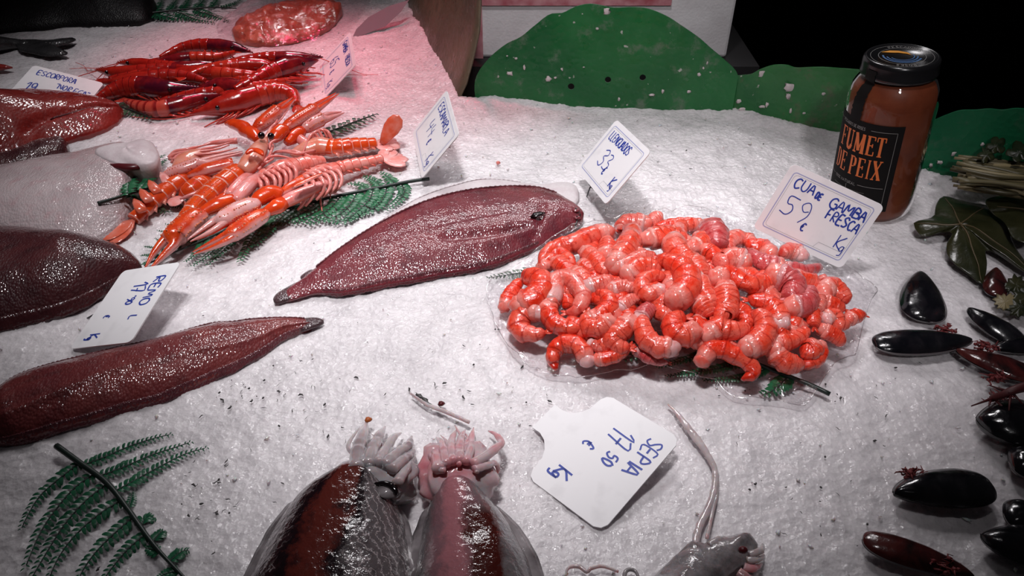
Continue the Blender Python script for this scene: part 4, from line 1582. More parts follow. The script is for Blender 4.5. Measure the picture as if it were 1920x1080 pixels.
thin_leg([(445, 264), (420, 266), (398, 268), (382, 272)], [.024] * 4, 12, L_MERUS, root, name='arm')

# --- E: reddish one wedged at the left between the two tails
root = thing('langoustine', 'reddish langoustine wedged between the two orange tails', 'langoustine', G(360, 358), 'langoustines on the fern')
carapace([(392, 336), (376, 345), (356, 356), (338, 370)], [.014, .018, .018, .010], 40, L_BACK, root, prof=[(0, .6), (.4, 1), (.8, .8), (1, .3)])
thin_leg([(382, 357), (368, 362), (352, 368), (338, 373)], [.022, .022, .021, .018], 10, L_MERUS, root)
abdomen([(390, 338), (405, 330), (420, 322)], [.012, .010, .008], 36, L_BACK, root)
fan_lobes(G(342, 368, .010), G(342, 368) - G(360, 356), [(0, .016, .007, -.1), (28, .015, .006, -.1)], .01, L_FANP, root)
thin_leg([(345, 380), (352, 386), (362, 388)], [.008, .006, .004], 7, L_LEG, root)

# --- F: belly up in the middle, big claws reaching to the lower left
root = thing('langoustine', 'langoustine belly up in the middle, longest claws reaching down left', 'langoustine', G(500, 350), 'langoustines on the fern')
carapace([(478, 345), (495, 335), (520, 325), (555, 312)], [.018, .020, .021, .018], 50, L_BELLY, root, prof=[(0, .4), (.25, .8), (.7, 1), (1, .8)])
ribs([(482, 346), (505, 334), (552, 312)], [.026, .029, .029], 25, 8, L_LEG, root, k=7, seed=2)
abdomen([(552, 314), (580, 306), (605, 302)], [.018, .016, .010], 40, L_BELLY, root)
arm([(487, 329), (466, 348), (440, 378)], [.026, .030, .030], 24, L_MERUS, root)
arm([(474, 322), (452, 340), (428, 366)], [.024, .027, .027], 17, L_MERUS, root)
arm([(438, 374), (410, 384), (378, 400)], [.029, .030, .027], 30, L_JOINT, root, name='joint', prof=[(0, .8), (.5, 1), (1, .7)])
claw([(382, 400), (352, 420), (318, 455), (274, 504)], [.026, .026, .020, .010], 42, L_CLAW, root, side=1, seed=4, open_=.22, label='large bumpy orange claw with open pink tipped fingers')
arm([(432, 366), (418, 372), (404, 384)], [.022, .022, .02], 18, L_JOINT, root, name='joint')

# --- C: on top, head with eyes and rostrum pointing up, tail down left
root = thing('langoustine', 'langoustine on top of the pile, head with black eyes facing the rear', 'langoustine', G(450, 320), 'langoustines on the fern')
o, pth, r = abdomen([(448, 320), (430, 333), (408, 350), (382, 372), (358, 396), (346, 416)], [.026, .026, .025, .022, .018, .014], 44, L_BACK, root, taper=.72)
fan_lobes(pth[-1], pth[-1] - pth[-4], [(0, .020, .008, -.3), (28, .02, .007, -.3), (-28, .02, .007, -.3)], .01, L_FAN, root)
rnd = random.Random(8)
mb = MB()
for i in range(4, 46):
    for a in (.12, .2, .3, .38):
        if rnd.random() < .7:
            T = (pth[i + 1] - pth[i - 1]).normalized()
            S = T.cross(Vector((0, 0, 1))).normalized()
            mb.blob(pth[i] + S * (math.cos(2 * PI * a) * r[i] * .98) + Vector((0, 0, math.sin(2 * PI * a) * r[i] * .8)), .0007, 6)
finish('shell_bumps', mb, KNOB, root)['kind'] = 'stuff'
carapace([(498, 258), (490, 272), (481, 288), (470, 306), (455, 322)], [.036, .036, .035, .033, .029], 42, L_HEAD, root, prof=[(0, .22), (.2, .55), (.45, .85), (.8, 1), (1, .75)], rostrum=([(496, 262), (506, 246), (518, 226)], [.038, .041, .043]))
mb = MB()
q = [G(x, y, .040) for x, y in ((462, 288), (472, 281), (485, 283), (493, 291))]
mb.loft([Vector(v) for v in cr(q, 10)], [.001, .003, .0035, .0035, .0035, .0035, .0035, .003, .002, .001], .0014, n=8)
o = finish('carapace_band', mb, L_JOINT, root)
o['label'] = 'deep orange crescent across the carapace'
eye_at((490, 254), .038, .0036, root)
eye_at((508, 255), .038, .0034, root)
thin_leg([(500, 255), (508, 240), (516, 232), (520, 224)], [.038, .042, .044, .044], 7, L_MERUS, root, name='antenna_base')
thin_leg([(516, 236), (530, 220), (546, 196)], [.04, .045, .046], 3, L_LEG, root, name='antenna', tip=.4)
arm([(484, 262), (473, 250), (462, 245), (452, 240)], [.032, .032, .031, .03], 24, L_JOINT, root, name='joint')
arm([(470, 250), (455, 238), (432, 231), (423, 232)], [.033, .033, .030, .028], 24, L_JOINT, root, prof=[(0, .7), (.4, 1), (.8, .8), (1, .3)])
claw([(478, 243), (498, 228), (518, 211), (550, 183)], [.034, .038, .040, .040], 27, L_CLAW, root, side=-1, seed=5, open_=.06, label='bumpy orange claw pointing up at the prawns')
arm([(512, 262), (522, 250), (536, 240)], [.034, .036, .037], 26, L_JOINT, root, name='joint')
claw([(530, 243), (556, 226), (590, 204), (634, 175)], [.036, .039, .041, .040], 24, L_CLAW, root, side=1, seed=6, open_=.05, label='slender orange claw pointing up to the GAMBA card')
for pts in ([(505, 280), (508, 268), (524, 260), (540, 256)], [(503, 300), (508, 285), (512, 274), (510, 268)], [(495, 305), (502, 296), (520, 292), (545, 296)], [(484, 318), (498, 306), (512, 298)], [(490, 328), (506, 316), (520, 308)]):
    thin_leg(pts, [.030, .034, .034, .030][:len(pts)], 6, L_LEG, root)

# --- B: front right, belly up, pink, big white and orange claws
root = thing('langoustine', 'pink langoustine belly up at the front right, fan tail spread', 'langoustine', G(600, 335), 'langoustines on the fern')
o, pth, r = abdomen([(628, 318), (652, 312), (685, 305), (716, 297)], [.019, .018, .016, .014], 33, L_BELLY, root, saw=.16)
fan_lobes(pth[-1], pth[-1] - pth[-4], [(0, .024, .0075, -.15), (26, .027, .009, -.15), (-26, .024, .008, -.1), (54, .026, .008, -.15), (-52, .020, .006, 0)], .01, L_FANP, root)
carapace([(534, 366), (560, 350), (590, 334), (632, 318)], [.020, .023, .024, .020], 46, L_BELLY, root, prof=[(0, .3), (.25, .7), (.7, 1), (1, .75)])
ribs([(565, 348), (592, 335), (630, 320)], [.034, .036, .030], 30, 8.5, L_LEG, root, k=6, seed=5)
mb = MB()
q = [G(x, y, .038) for x, y in ((548, 352), (575, 338), (604, 326))]
mb.loft([Vector(v) for v in cr(q, 10)], [.0008, .002, .003, .0035, .0035, .0035, .003, .0025, .002, .0008], .0012, n=8)
finish('mouthparts', mb, L_CLAW, root)
arm([(618, 340), (584, 356), (548, 372), (528, 382)], [.030, .032, .031, .029], 26, L_MERUS, root, prof=[(0, .45), (.3, .8), (.8, 1.0), (1, .85)])
arm([(582, 326), (552, 345), (524, 364)], [.034, .037, .036], 16, L_CLAW, root)
arm([(530, 366), (512, 362), (494, 368), (476, 382)], [.034, .037, .037, .034], 32, L_JOINT, root, name='joint', prof=[(0, .7), (.4, 1), (.8, .9), (1, .55)])
arm([(534, 378), (518, 388), (498, 398)], [.029, .031, .029], 29, L_JOINT, root, name='joint', prof=[(0, .8), (.5, 1), (1, .6)])
claw([(484, 380), (446, 396), (405, 420), (355, 452)], [.036, .038, .036, .030], 34, L_CLAWP, root, side=-1, seed=7, open_=.3, split=.5, label='claw with a broad white upper edge')
claw([(500, 398), (462, 422), (420, 448), (362, 476)], [.029, .030, .026, .016], 32, L_CLAW, root, side=-1, seed=8, open_=.18, split=.5, label='orange claw with a white patch, nearest the camera')
for pts in ([(592, 352), (600, 370), (602, 384), (604, 396)], [(612, 348), (618, 358), (620, 372)], [(566, 360), (564, 378), (566, 392)], [(632, 328), (628, 342), (622, 350)]):
    thin_leg(pts, [.022, .014, .008, .005][:len(pts)], 5, L_LEG, root)

# ------------------------------------------------------------------ whole red prawns
P_ABD = m_shell('dark_red_prawn_shell', 6, (0.29, 0.010, 0.008), (0.42, 0.024, 0.014), (0.12, 0.005, 0.006), (0.36, 0.03, 0.016), line_w=.12, rough=.2)
P_ABD2 = m_shell('striped_red_prawn_shell', 6, (0.52, 0.085, 0.055), (0.50, 0.055, 0.035), (0.24, 0.012, 0.012), (0.46, 0.07, 0.05), line_w=.38, rough=.2)
P_ABD3 = m_shell('orange_red_prawn_shell', 6, (0.44, 0.022, 0.010), (0.52, 0.05, 0.022), (0.26, 0.010, 0.008), (0.50, 0.06, 0.035), line_w=.14, rough=.2)
P_HEAD = m_shell('purple_black_prawn_head', 0, (0.12, 0.006, 0.012), (0.24, 0.012, 0.014), (0.1, 0, 0), (0.34, 0.016, 0.012), purple=(0.045, 0.004, 0.018), rough=.16)
P_HEAD2 = m_shell('red_prawn_head', 0, (0.32, 0.012, 0.008), (0.40, 0.026, 0.014), (0.1, 0, 0), (0.38, 0.024, 0.014), rough=.18)
P_LEG = m_shell('red_prawn_leg', 0, (0.50, 0.03, 0.018), (0.58, 0.07, 0.045), (0.1, 0, 0), (0.5, 0.03, 0.018))


def whole_prawn(label, px, zs, w, head_at=1, abd=P_ABD, head=P_HEAD, legs=5, side=1, seed=0, antennae=1, fan=True, split=.52):
    """px runs tail -> rostrum"""
    rnd = random.Random(seed)
    w *= 1.34
    path = spine_path(px, [z * .92 for z in zs], 60)
    root = thing('red_prawn', label, 'prawn', path[30], 'whole red prawns in the rear pile')
    c = int(split * 59)
    pa, ph = path[:c + 2], path[c - 2:]
    mb = MB()
    n = len(pa)
    r = widths(pa, w, [(0, .34), (.3, .62), (.75, .92), (1, .95)])
    r = [q * (1 + .10 * ((i / (n - 1) * 6) % 1 - .5)) for i, q in enumerate(r)]
    mb.loft(pa, r, [q * 1.05 for q in r], n=14)
    finish('abdomen', mb, abd, root)
    mb = MB()
    m = len(ph)
    r = widths(ph, w, [(0, .92), (.3, 1.05), (.6, .85), (.8, .45), (1, .07)])
    mb.loft(ph, r, [q * 1.0 for q in r], n=14)
    # toothed rostrum
    for k in range(4):
        i = m - 3 - k * 2
        T = (ph[i] - ph[i - 2]).normalized()
        b = ph[i] + Vector((0, 0, r[i] * .8))
        mb.loft([b, b + T * r[i] * .5 + Vector((0, 0, .0012)), b + T * r[i] * 1.2 + Vector((0, 0, .0014))], [.0008, .0005, .0001], n=5)
    finish('carapace', mb, head, root)
    i = int(.62 * m)
    T = (ph[i + 1] - ph[i - 1]).normalized()
    S = T.cross(Vector((0, 0, 1))).normalized()
    sg = -1 if S.y > 0 else 1        # the flank turned to the camera
    mb = MB()
    mb.blob(ph[i] + S * sg * r[i] * .9 + Vector((0, 0, r[i] * .35)), .0026, 10)
    finish('eye', mb, EYEM, root)
    if fan:
        fan_lobes(pa[0], pa[0] - pa[3], [(0, .016, .0030, -.1), (18, .017, .0036, -.1), (-18, .017, .0036, -.1)], 0, abd, root)
    for k in range(legs):
        i = int(lerp(.05, .5, k / max(1, legs - 1)) * m)
        b = ph[i] + S * sg * r[i] * .6 - Vector((0, 0, r[i] * .5))
        L = w * .55 * mpp(b)
        q = [b, b + S * sg * L * .5 + T * L * rnd.uniform(.1, .5), b + S * sg * L * .75 + T * L * rnd.uniform(.8, 1.5) - Vector((0, 0, .003)), b + S * sg * L * .8 + T * L * rnd.uniform(1.6, 2.4) - Vector((0, 0, .005))]
        mb = MB()
        mb.loft([Vector(v) for v in cr(q, 10)], np.linspace(.0014, .0006, 10), n=6)
        finish('leg', mb, P_LEG, root)
    for k in range(antennae):
        e = path[-4]
        L = .05
        a = rnd.uniform(-.7, .7)
        q = [e]
        d = (path[-1] - path[-4]).normalized()
        for s in range(4):
            d = (Matrix.Rotation(a + rnd.uniform(-.35, .35), 3, 'Z') @ d)
            a *= .4
            nx = q[-1] + d * L * .38
            nx.z = max(.004, q[-1].z - .006)
            q.append(nx)
        mb = MB()
        mb.loft([Vector(v) for v in cr(q, 20)], np.linspace(.00065, .0003, 20), n=5)
        finish('antenna', mb, P_LEG, root)
    return root


whole_prawn('topmost red prawn at the rear of the pile, dark arched back', [(300, 108), (322, 98), (345, 89), (375, 85), (410, 86), (442, 90), (474, 98)], [.030, .034, .038, .040, .040, .039, .036], 19, seed=1)
whole_prawn('red prawn just in front of the arched topmost one', [(440, 98), (415, 106), (392, 108), (360, 109), (322, 114), (280, 119)], [.036, .036, .036, .036, .034, .030], 18, seed=2, abd=P_ABD3)
whole_prawn('red prawn at the rear right of the pile, long toothed snout pointing right', [(425, 117), (455, 113), (490, 110), (520, 109), (560, 109), (606, 107)], [.034, .034, .034, .034, .033, .032], 19, seed=3, abd=P_ABD)
whole_prawn('red prawn with its head poking out at the rear left of the pile', [(360, 125), (330, 123), (300, 122), (265, 120), (240, 118), (218, 118)], [.032, .032, .030, .028, .026, .024], 16, seed=4, head=P_HEAD2, antennae=2)
whole_prawn('leftmost red prawn, snout touching the rear of ESCORPORA card', [(365, 130), (335, 128), (300, 130), (265, 134), (225, 137), (178, 131)], [.034, .032, .030, .027, .024, .021], 20, seed=5, head=P_HEAD2, antennae=2)
whole_prawn('red prawn in the middle of the rear pile under the crossed ones', [(355, 140), (390, 130), (430, 126), (470, 123), (500, 124), (528, 134)], [.035, .036, .036, .035, .033, .030], 22, seed=6, abd=P_ABD3, head=P_HEAD2, antennae=0)
whole_prawn('big red prawn at the right of the pile, black head raised to the right', [(440, 168), (468, 157), (492, 146), (515, 135), (550, 124), (597, 113)], [.032, .034, .036, .037, .037, .036], 29, seed=7, antennae=0)
whole_prawn('red prawn lying under the card corner at the left of the pile', [(385, 152), (350, 144), (310, 144), (270, 150), (230, 154), (188, 155)], [.030, .031, .030, .027, .023, .019], 24, seed=8, head=P_HEAD2, antennae=1)
whole_prawn('red prawn with a purple black shell at the left front of the pile', [(182, 186), (205, 174), (235, 164), (270, 162), (315, 168), (376, 164)], [.012, .016, .020, .023, .025, .026], 30, seed=9, antennae=0, split=.42)
whole_prawn('purple backed red prawn in the middle front of the pile', [(545, 150), (515, 158), (480, 165), (445, 165), (410, 160), (368, 166)], [.022, .024, .026, .027, .027, .026], 25, seed=10, abd=P_ABD3, antennae=0)
whole_prawn('striped pink and red prawn at the front left of the pile', [(236, 190), (262, 200), (295, 205), (330, 199), (375, 188), (430, 175)], [.010, .012, .014, .015, .016, .018], 25, seed=11, abd=P_ABD2, split=.50, antennae=1)
whole_prawn('bright orange red prawn at the front right of the pile, legs showing', [(556, 196), (548, 178), (520, 172), (485, 179), (440, 193), (356, 214)], [.012, .018, .021, .021, .019, .012], 32, seed=12, abd=P_ABD3, head=P_HEAD2, legs=9, antennae=2, split=.45)
whole_prawn('red prawn wedged in the centre of the pile, head towards the left', [(520, 146), (475, 143), (430, 141), (385, 138), (340, 139), (292, 142)], [.026, .027, .028, .028, .027, .024], 23, seed=13, abd=P_ABD3, head=P_HEAD2, antennae=0)
whole_prawn('red prawn between the leftmost snout and the topmost dark back', [(205, 148), (250, 141), (300, 134), (345, 129), (390, 124), (430, 120)], [.020, .024, .027, .029, .030, .030], 20, seed=14, antennae=0)
whole_prawn('red prawn under the big black headed one, tail to the left', [(392, 150), (425, 152), (465, 150), (500, 145), (535, 140), (580, 132)], [.018, .020, .021, .022, .022, .022], 22, seed=15, abd=P_ABD3, legs=7)
whole_prawn('red prawn with many legs between striped and purple backed prawns', [(300, 190), (335, 182), (370, 178), (410, 174), (450, 172), (500, 170)], [.014, .016, .018, .019, .019, .018], 20, seed=16, abd=P_ABD, head=P_HEAD2, legs=9, antennae=0)


# ------------------------------------------------------------------ fern fronds
def m_leaf(name, lo, hi, rough=.35):
    n = NT(name)
    n.set(base=n.ramp(n.noise(60, 3), [(0.35, lo), (0.65, hi)]), rough=rough, spec=.45, normal=n.bump(n.noise(300, 3), .3, .0006))
    return n.mat


FERN = m_leaf('fern_green', (0.010, 0.085, 0.036), (0.022, 0.15, 0.062))
FERN_DARK = m_leaf('dark_fern_green', (0.008, 0.075, 0.036), (0.016, 0.12, 0.055))
FERN_DRY = m_leaf('drying_fern_green', (0.022, 0.055, 0.030), (0.05, 0.10, 0.05))
STEMM = plain('dark_green_stem', (0.012, 0.022, 0.018), .4)
rf = random.Random(21)


def leaflet(mb, base, d, L, W, up, droop, m=0):
    """one small rounded fern leaflet"""
    d = d.normalized()
    s = d.cross(up).normalized()
    prof = [(0, .25), (.18, .8), (.42, 1), (.7, .9), (.9, .55), (1, .06)]
    rows = []
    for t, w in prof:
        c = base + d * (L * t) + up * (L * (.16 * math.sin(PI * t) - droop * t * t))
        rows.append([c - s * W * w, c + up * (W * .10 * w), c + s * W * w])
    mb.grid(rows, m)


def pinna(parent, px, z0, z1, len_px, mat, wratio=None, n=None, ang=62, tip=.30, name='leaflet_branch', step=.42):
    """a side branch of the frond: midrib with two rows of leaflets, tapering to its tip"""
    path = [Vector(p) for p in cr([G(p[0], p[1], lerp(z0, z1, i / (len(px) - 1))) for i, p in enumerate(px)], 60)]
    tot = sum((b - a).length for a, b in zip(path[:-1], path[1:]))
    wratio = wratio or (.25 if mat is FERN else .19)
    L0 = len_px * mpp(path[20])
    n = n or max(8, int(tot / (L0 * step)))
    mb = MB()
    mb.loft(path[::4], [lerp(.0007, .0003, i / 14) for i in range(15)], n=5, m=1)
    for i in range(n):
        t = (i + .4) / n
        k = min(58, int(t * 59))
        T = (path[min(59, k + 2)] - path[max(0, k - 2)]).normalized()
        up = Vector((rf.uniform(-.1, .1), rf.uniform(-.1, .1), 1)).normalized()
        S = T.cross(up).normalized()
        for sg in (1, -1):
            a = math.radians(ang + rf.uniform(-7, 7))
            d = T * math.cos(a) + S * (sg * math.sin(a))
            Lk = L0 * (1 - t ** 1.5 * (1 - tip)) * (.75 + .25 * min(1, t / .12)) * rf.uniform(.9, 1.06)
            leaflet(mb, path[k] + T * (L0 * .1 * sg), d, Lk, Lk * wratio, up, rf.uniform(.02, .16))
    o = finish(name, mb, [mat, STEMM], parent)
    return o


def frond(label, stem_px, zs, stem_w, branches, mat, group=None, len_px=24):
    path = spine_path(stem_px, zs, 40)
    root = thing('fern_frond', label, 'fern', path[10], group)
    mb = MB()
    mb.loft(path, widths(path, stem_w, [(0, 1), (.6, .8), (1, .4)]), n=8)
    finish('stem', mb, STEMM, root)
    for b in branches:
        px, L = b[0], b[1]
        m = b[2] if len(b) > 2 else mat
        pinna(root, px, .004 if len(b) < 4 else b[3], .004, L, m)
    return root


frond('dark green fern frond lying alone in the bottom left corner', [(106, 836), (150, 868), (200, 905), (240, 955), (272, 1000), (300, 1035), (335, 1072), (370, 1110)], [.007, .006, .006, .005, .005, .005, .005, .005], 12, [
    ([(150, 868), (115, 895), (75, 930), (50, 970), (38, 997)], 22),
    ([(175, 890), (140, 915), (105, 955), (75, 1000), (45, 1070)], 26),
    ([(200, 908), (160, 940), (120, 985), (85, 1040), (50, 1100)], 26),
    ([(228, 938), (185, 965), (140, 1005), (110, 1045), (90, 1090)], 26),
    ([(252, 968), (215, 1000), (180, 1035), (155, 1070), (140, 1105)], 25),
    ([(275, 1000), (240, 1030), (210, 1065), (185, 1100)], 23),
    ([(158, 872), (195, 858), (240, 838), (285, 823), (326, 813)], 19),
    ([(188, 893), (235, 875), (280, 855), (325, 840), (363, 827)], 20),
    ([(215, 922), (260, 897), (300, 875), (345, 852), (393, 838)], 21),
    ([(240, 955), (246, 935), (248, 922)], 14), ([(265, 985), (272, 975), (290, 970)], 22), ([(288, 1015), (300, 1000), (308, 995)], 20), ([(318, 1052), (340, 1035), (355, 1032)], 20),
    ([(300, 1035), (282, 1030), (272, 1028)], 18), ([(335, 1072), (315, 1075), (298, 1082)], 20)], FERN_DARK)

frond('green fern frond spread under the langoustines, bare stem end pointing right', [(805, 335), (770, 340), (740, 346), (690, 356), (620, 370), (540, 390), (450, 420), (370, 455), (310, 480), (270, 498)], .006, 7, [
    ([(752, 344), (758, 360), (745, 378), (720, 396)], 17),
    ([(725, 349), (722, 365), (705, 388), (675, 402), (640, 420)], 20),
    ([(700, 354), (692, 375), (668, 398), (645, 415), (605, 412)], 20, FERN, .006),
    ([(670, 360), (655, 385), (630, 405), (572, 422)], 21),
    ([(640, 366), (620, 390), (590, 408), (545, 420)], 20),
    ([(600, 374), (575, 395), (545, 412), (520, 424)], 20),
    ([(560, 384), (530, 405), (505, 430), (478, 462)], 19),
    ([(520, 396), (490, 420), (470, 450), (448, 492)], 20),
    ([(470, 412), (445, 440), (420, 468), (388, 498)], 17),
    ([(430, 428), (410, 450), (395, 475), (358, 500)], 15),
    ([(385, 448), (375, 465), (362, 480), (345, 492)], 13),
    ([(400, 440), (370, 430), (340, 424), (308, 420)], 11), ([(370, 454), (345, 445), (320, 437), (293, 432)], 11), ([(340, 466), (318, 458), (300, 452), (290, 446)], 9),
    ([(325, 472), (305, 468), (285, 464), (268, 462)], 9), ([(305, 482), (285, 480), (272, 478), (262, 480)], 9), ([(285, 492), (275, 492), (264, 497)], 8),
    ([(742, 346), (728, 332), (712, 322)], 17), ([(715, 350), (700, 338), (680, 330)], 17), ([(690, 356), (672, 345), (650, 345)], 15),
], FERN, 'fern fronds under the langoustines')

frond('green fern frond beneath the far left langoustine, dark stem pointing left', [(183, 381), (215, 372), (245, 362), (285, 352), (330, 345)], [.032, .030, .024, .012, .006], 7, [
    ([(240, 364), (242, 345), (256, 325), (285, 305), (308, 290)], 20, FERN, .024),
    ([(262, 356), (280, 335), (295, 315), (312, 298)], 18, FERN, .020),
    ([(245, 366), (250, 372), (262, 376)], 14, FERN, .020),
    ([(290, 380), (305, 396), (325, 396)], 13, FERN_DRY),
    ([(300, 360), (330, 385), (362, 392)], 13, FERN_DRY)], FERN, 'fern fronds under the langoustines')

frond('drying fern frond tip beside the raised langoustine claw', [(600, 252), (630, 242), (660, 230), (690, 219), (708, 213)], .010, 3, [
    ([(606, 250), (640, 239), (675, 226), (708, 213)], 26)], FERN_DRY, 'fern fronds under the langoustines')

frond('small fern tip sticking out from under the scorpionfish snout', [(215, 195), (240, 205), (270, 215), (285, 222)], .006, 3, [
    ([(222, 198), (245, 208), (285, 222)], 22)], FERN_DRY)

frond('dark fern frond across the top edge behind the red prawns', [(250, 28), (300, 22), (350, 17), (400, 14), (450, 16)], .010, 4, [
    ([(290, 24), (298, 10), (306, -4)], 14), ([(315, 22), (325, 8), (333, -6)], 14), ([(340, 19), (350, 5), (358, -8)], 14), ([(365, 17), (378, 4), (386, -8)], 14), ([(395, 15), (405, 2), (412, -8)], 14), ([(415, 14), (435, 8), (455, -2)], 12),
    ([(290, 25), (330, 35), (375, 38)], 15), ([(330, 22), (365, 35), (405, 42)], 15), ([(365, 19), (400, 30), (432, 40)], 15), ([(280, 26), (305, 34), (330, 36)], 13)], FERN_DARK)

frond('small pale fern tip between the sole and the prawn heap', [(1010, 508), (975, 512), (945, 517), (912, 521)], .003, 2, [
    ([(1000, 508), (960, 514), (912, 521)], 17)], FERN_DRY)

frond('fern frond under the plastic sheet, bare stem end pointing right', [(1556, 739), (1520, 722), (1485, 708), (1440, 690), (1380, 668), (1300, 650), (1180, 640)], [.003, .003, .003, .003, .003, .002, .002], 9, [
    ([(1478, 706), (1462, 722), (1445, 735), (1425, 740)], 24), ([(1440, 690), (1400, 706), (1350, 712), (1315, 712)], 15), ([(1400, 676), (1350, 690), (1290, 700), (1245, 706)], 15),
    ([(1340, 660), (1290, 672), (1230, 690)], 15), ([(1260, 646), (1210, 660), (1165, 676)], 24)], FERN)

# ------------------------------------------------------------------ plastic sheet and peeled prawn heap
FILM = thin_clear('clear_plastic_film', (0.95, 0.94, 0.95), 1.0, 0.08, bump=(110, .003, 1.0), amount=.10)
film_px = [(912, 556), (935, 520), (985, 500), (1010, 470), (1100, 425), (1230, 404), (1330, 402), (1450, 440), (1530, 480), (1585, 508), (1642, 545), (1625, 580), (1610, 640), (1600, 668), (1560, 690), (1530, 735), (1505, 762), (1440, 752), (1375, 748), (1330, 715), (1245, 690), (1160, 700), (1060, 712), (990, 690), (945, 640)]
ring = [G(x, y, .004) for x, y in cr(film_px, 120, closed=True)]
cc = G(1280, 570, .004)
rows = []
for s in (0.01, .15, .3, .45, .6, .7, .78, .84, .88, .91, .94, .97, 1.0):
    row = []
    for k, p in enumerate(ring):
        q = cc.lerp(p, s * (1 + .018 * mnoise.noise(Vector((k * .35, 2, 1)))))
        wr = mnoise.noise(Vector((q.x * 45, q.y * 45, 1))) + .6 * mnoise.noise(Vector((q.x * 120, q.y * 120, 5)))
        q.z = H0(q.x, q.y) + .0042 + (.0045 * abs(wr) + .004 * max(0, wr)) * sstep((s - .3) / .5) + .008 * sstep((s - .86) / .14) * abs(mnoise.noise(Vector((k * .22, 7, 1)))) + .0025 * sstep((s - .8) / .2) * abs(mnoise.noise(Vector((k * .7, 3, s * 9))))
        row.append(q)
    rows.append(row)
mb = MB()
mb.grid(rows, closed=True)
o = finish('plastic_sheet', mb, FILM)
tag(o, 'crumpled clear plastic sheet under the heap of peeled prawns', 'plastic sheet')
mb = MB()
rim = rows[-1] + rows[-1][:1]
mb.loft([p + Vector((0, 0, .0004)) for p in rim], [.00025 + .0004 * abs(mnoise.noise(Vector((k * .3, 1, 8)))) for k in range(len(rim))], n=6, cap=False)
finish('rim', mb, thin_clear('film_edge', (0.95, 0.94, 0.95), 1.0, .12, amount=.30), o)


def m_peeled(name, red, pink, line, flesh):
    n = NT(name)
    t, a = n.attr('t'), n.attr('a')
    seedv = n.mapping((1, 1, 1))
    mot = n.noise(95, 4, rough=.6)
    c = n.mix(n.ramp(mot, [(0.40, 0.0), (0.60, 1.0)]), red, pink)
    up = n.math('ABSOLUTE', n.math('SUBTRACT', a, .25))
    c = n.mix(n.ramp(up, [(.12, 0.0), (.34, .8)]), c, pink)
    fr = n.math('FRACT', n.math('ADD', n.math('MULTIPLY', t, 5.5), n.math('MULTIPLY', n.noise(60, 2), .25)))
    c = n.mix(n.ramp(fr, [(.78, 0.0), (.90, .8), (.97, .0)]), c, line)
    c = n.mix(n.ramp(n.noise(320, 3), [(.60, 0.0), (.68, .6)]), c, line)
    c = n.mix(n.ramp(n.math('ADD', t, n.math('MULTIPLY', n.math('SUBTRACT', mot, .5), .25)), [(.06, 1.0), (.15, 0.0)]), c, flesh)
    c = n.mix(n.ramp(t, [(.90, 0.0), (1.0, .7)]), c, line)
    nn = n.bump(n.math('ADD', n.math('ADD', n.noise(240, 4), n.math('MULTIPLY', n.noise(620, 2), .4)), n.math('MULTIPLY', fr, -.5)), .55, .0015)
    n.set(base=c, rough=.22, coat=.5, coat_rough=.08, normal=nn, sss=.25, sss_scale=.006)
    n.put(n.b.inputs['Subsurface Radius'], (1.0, .25, .2))
    return n.mat


PE = [m_peeled('red_peeled_prawn', (0.80, 0.032, 0.010), (0.86, 0.105, 0.062), (0.42, 0.010, 0.006), (0.84, 0.24, 0.20)),
      m_peeled('coral_peeled_prawn', (0.83, 0.060, 0.026), (0.87, 0.155, 0.11), (0.50, 0.016, 0.010), (0.84, 0.30, 0.26)),
      m_peeled('pale_peeled_prawn', (0.78, 0.10, 0.070), (0.83, 0.25, 0.21), (0.56, 0.03, 0.022), (0.85, 0.42, 0.40)),
      m_peeled('mauve_peeled_prawn', (0.56, 0.055, 0.058), (0.62, 0.14, 0.14), (0.36, 0.018, 0.022), (0.66, 0.28, 0.28))]
FLESH = [NT('cut_prawn_flesh'), NT('white_prawn_flesh')]
for n, b, b2 in zip(FLESH, ((0.84, 0.27, 0.23), (0.84, 0.50, 0.49)), ((0.82, 0.13, 0.095), (0.82, 0.34, 0.33))):
    n.set(base=n.ramp(n.noise(170, 3), [(.4, b), (.65, b2)]), rough=.22, coat=.5, coat_rough=.08, sss=.3, sss_scale=.006, normal=n.bump(n.noise(300, 3), .25, .001))
FLESH = [n.mat for n in FLESH]

O = {1: (900, 380), 2: (1250, 400), 3: (920, 560), 4: (1250, 560)}
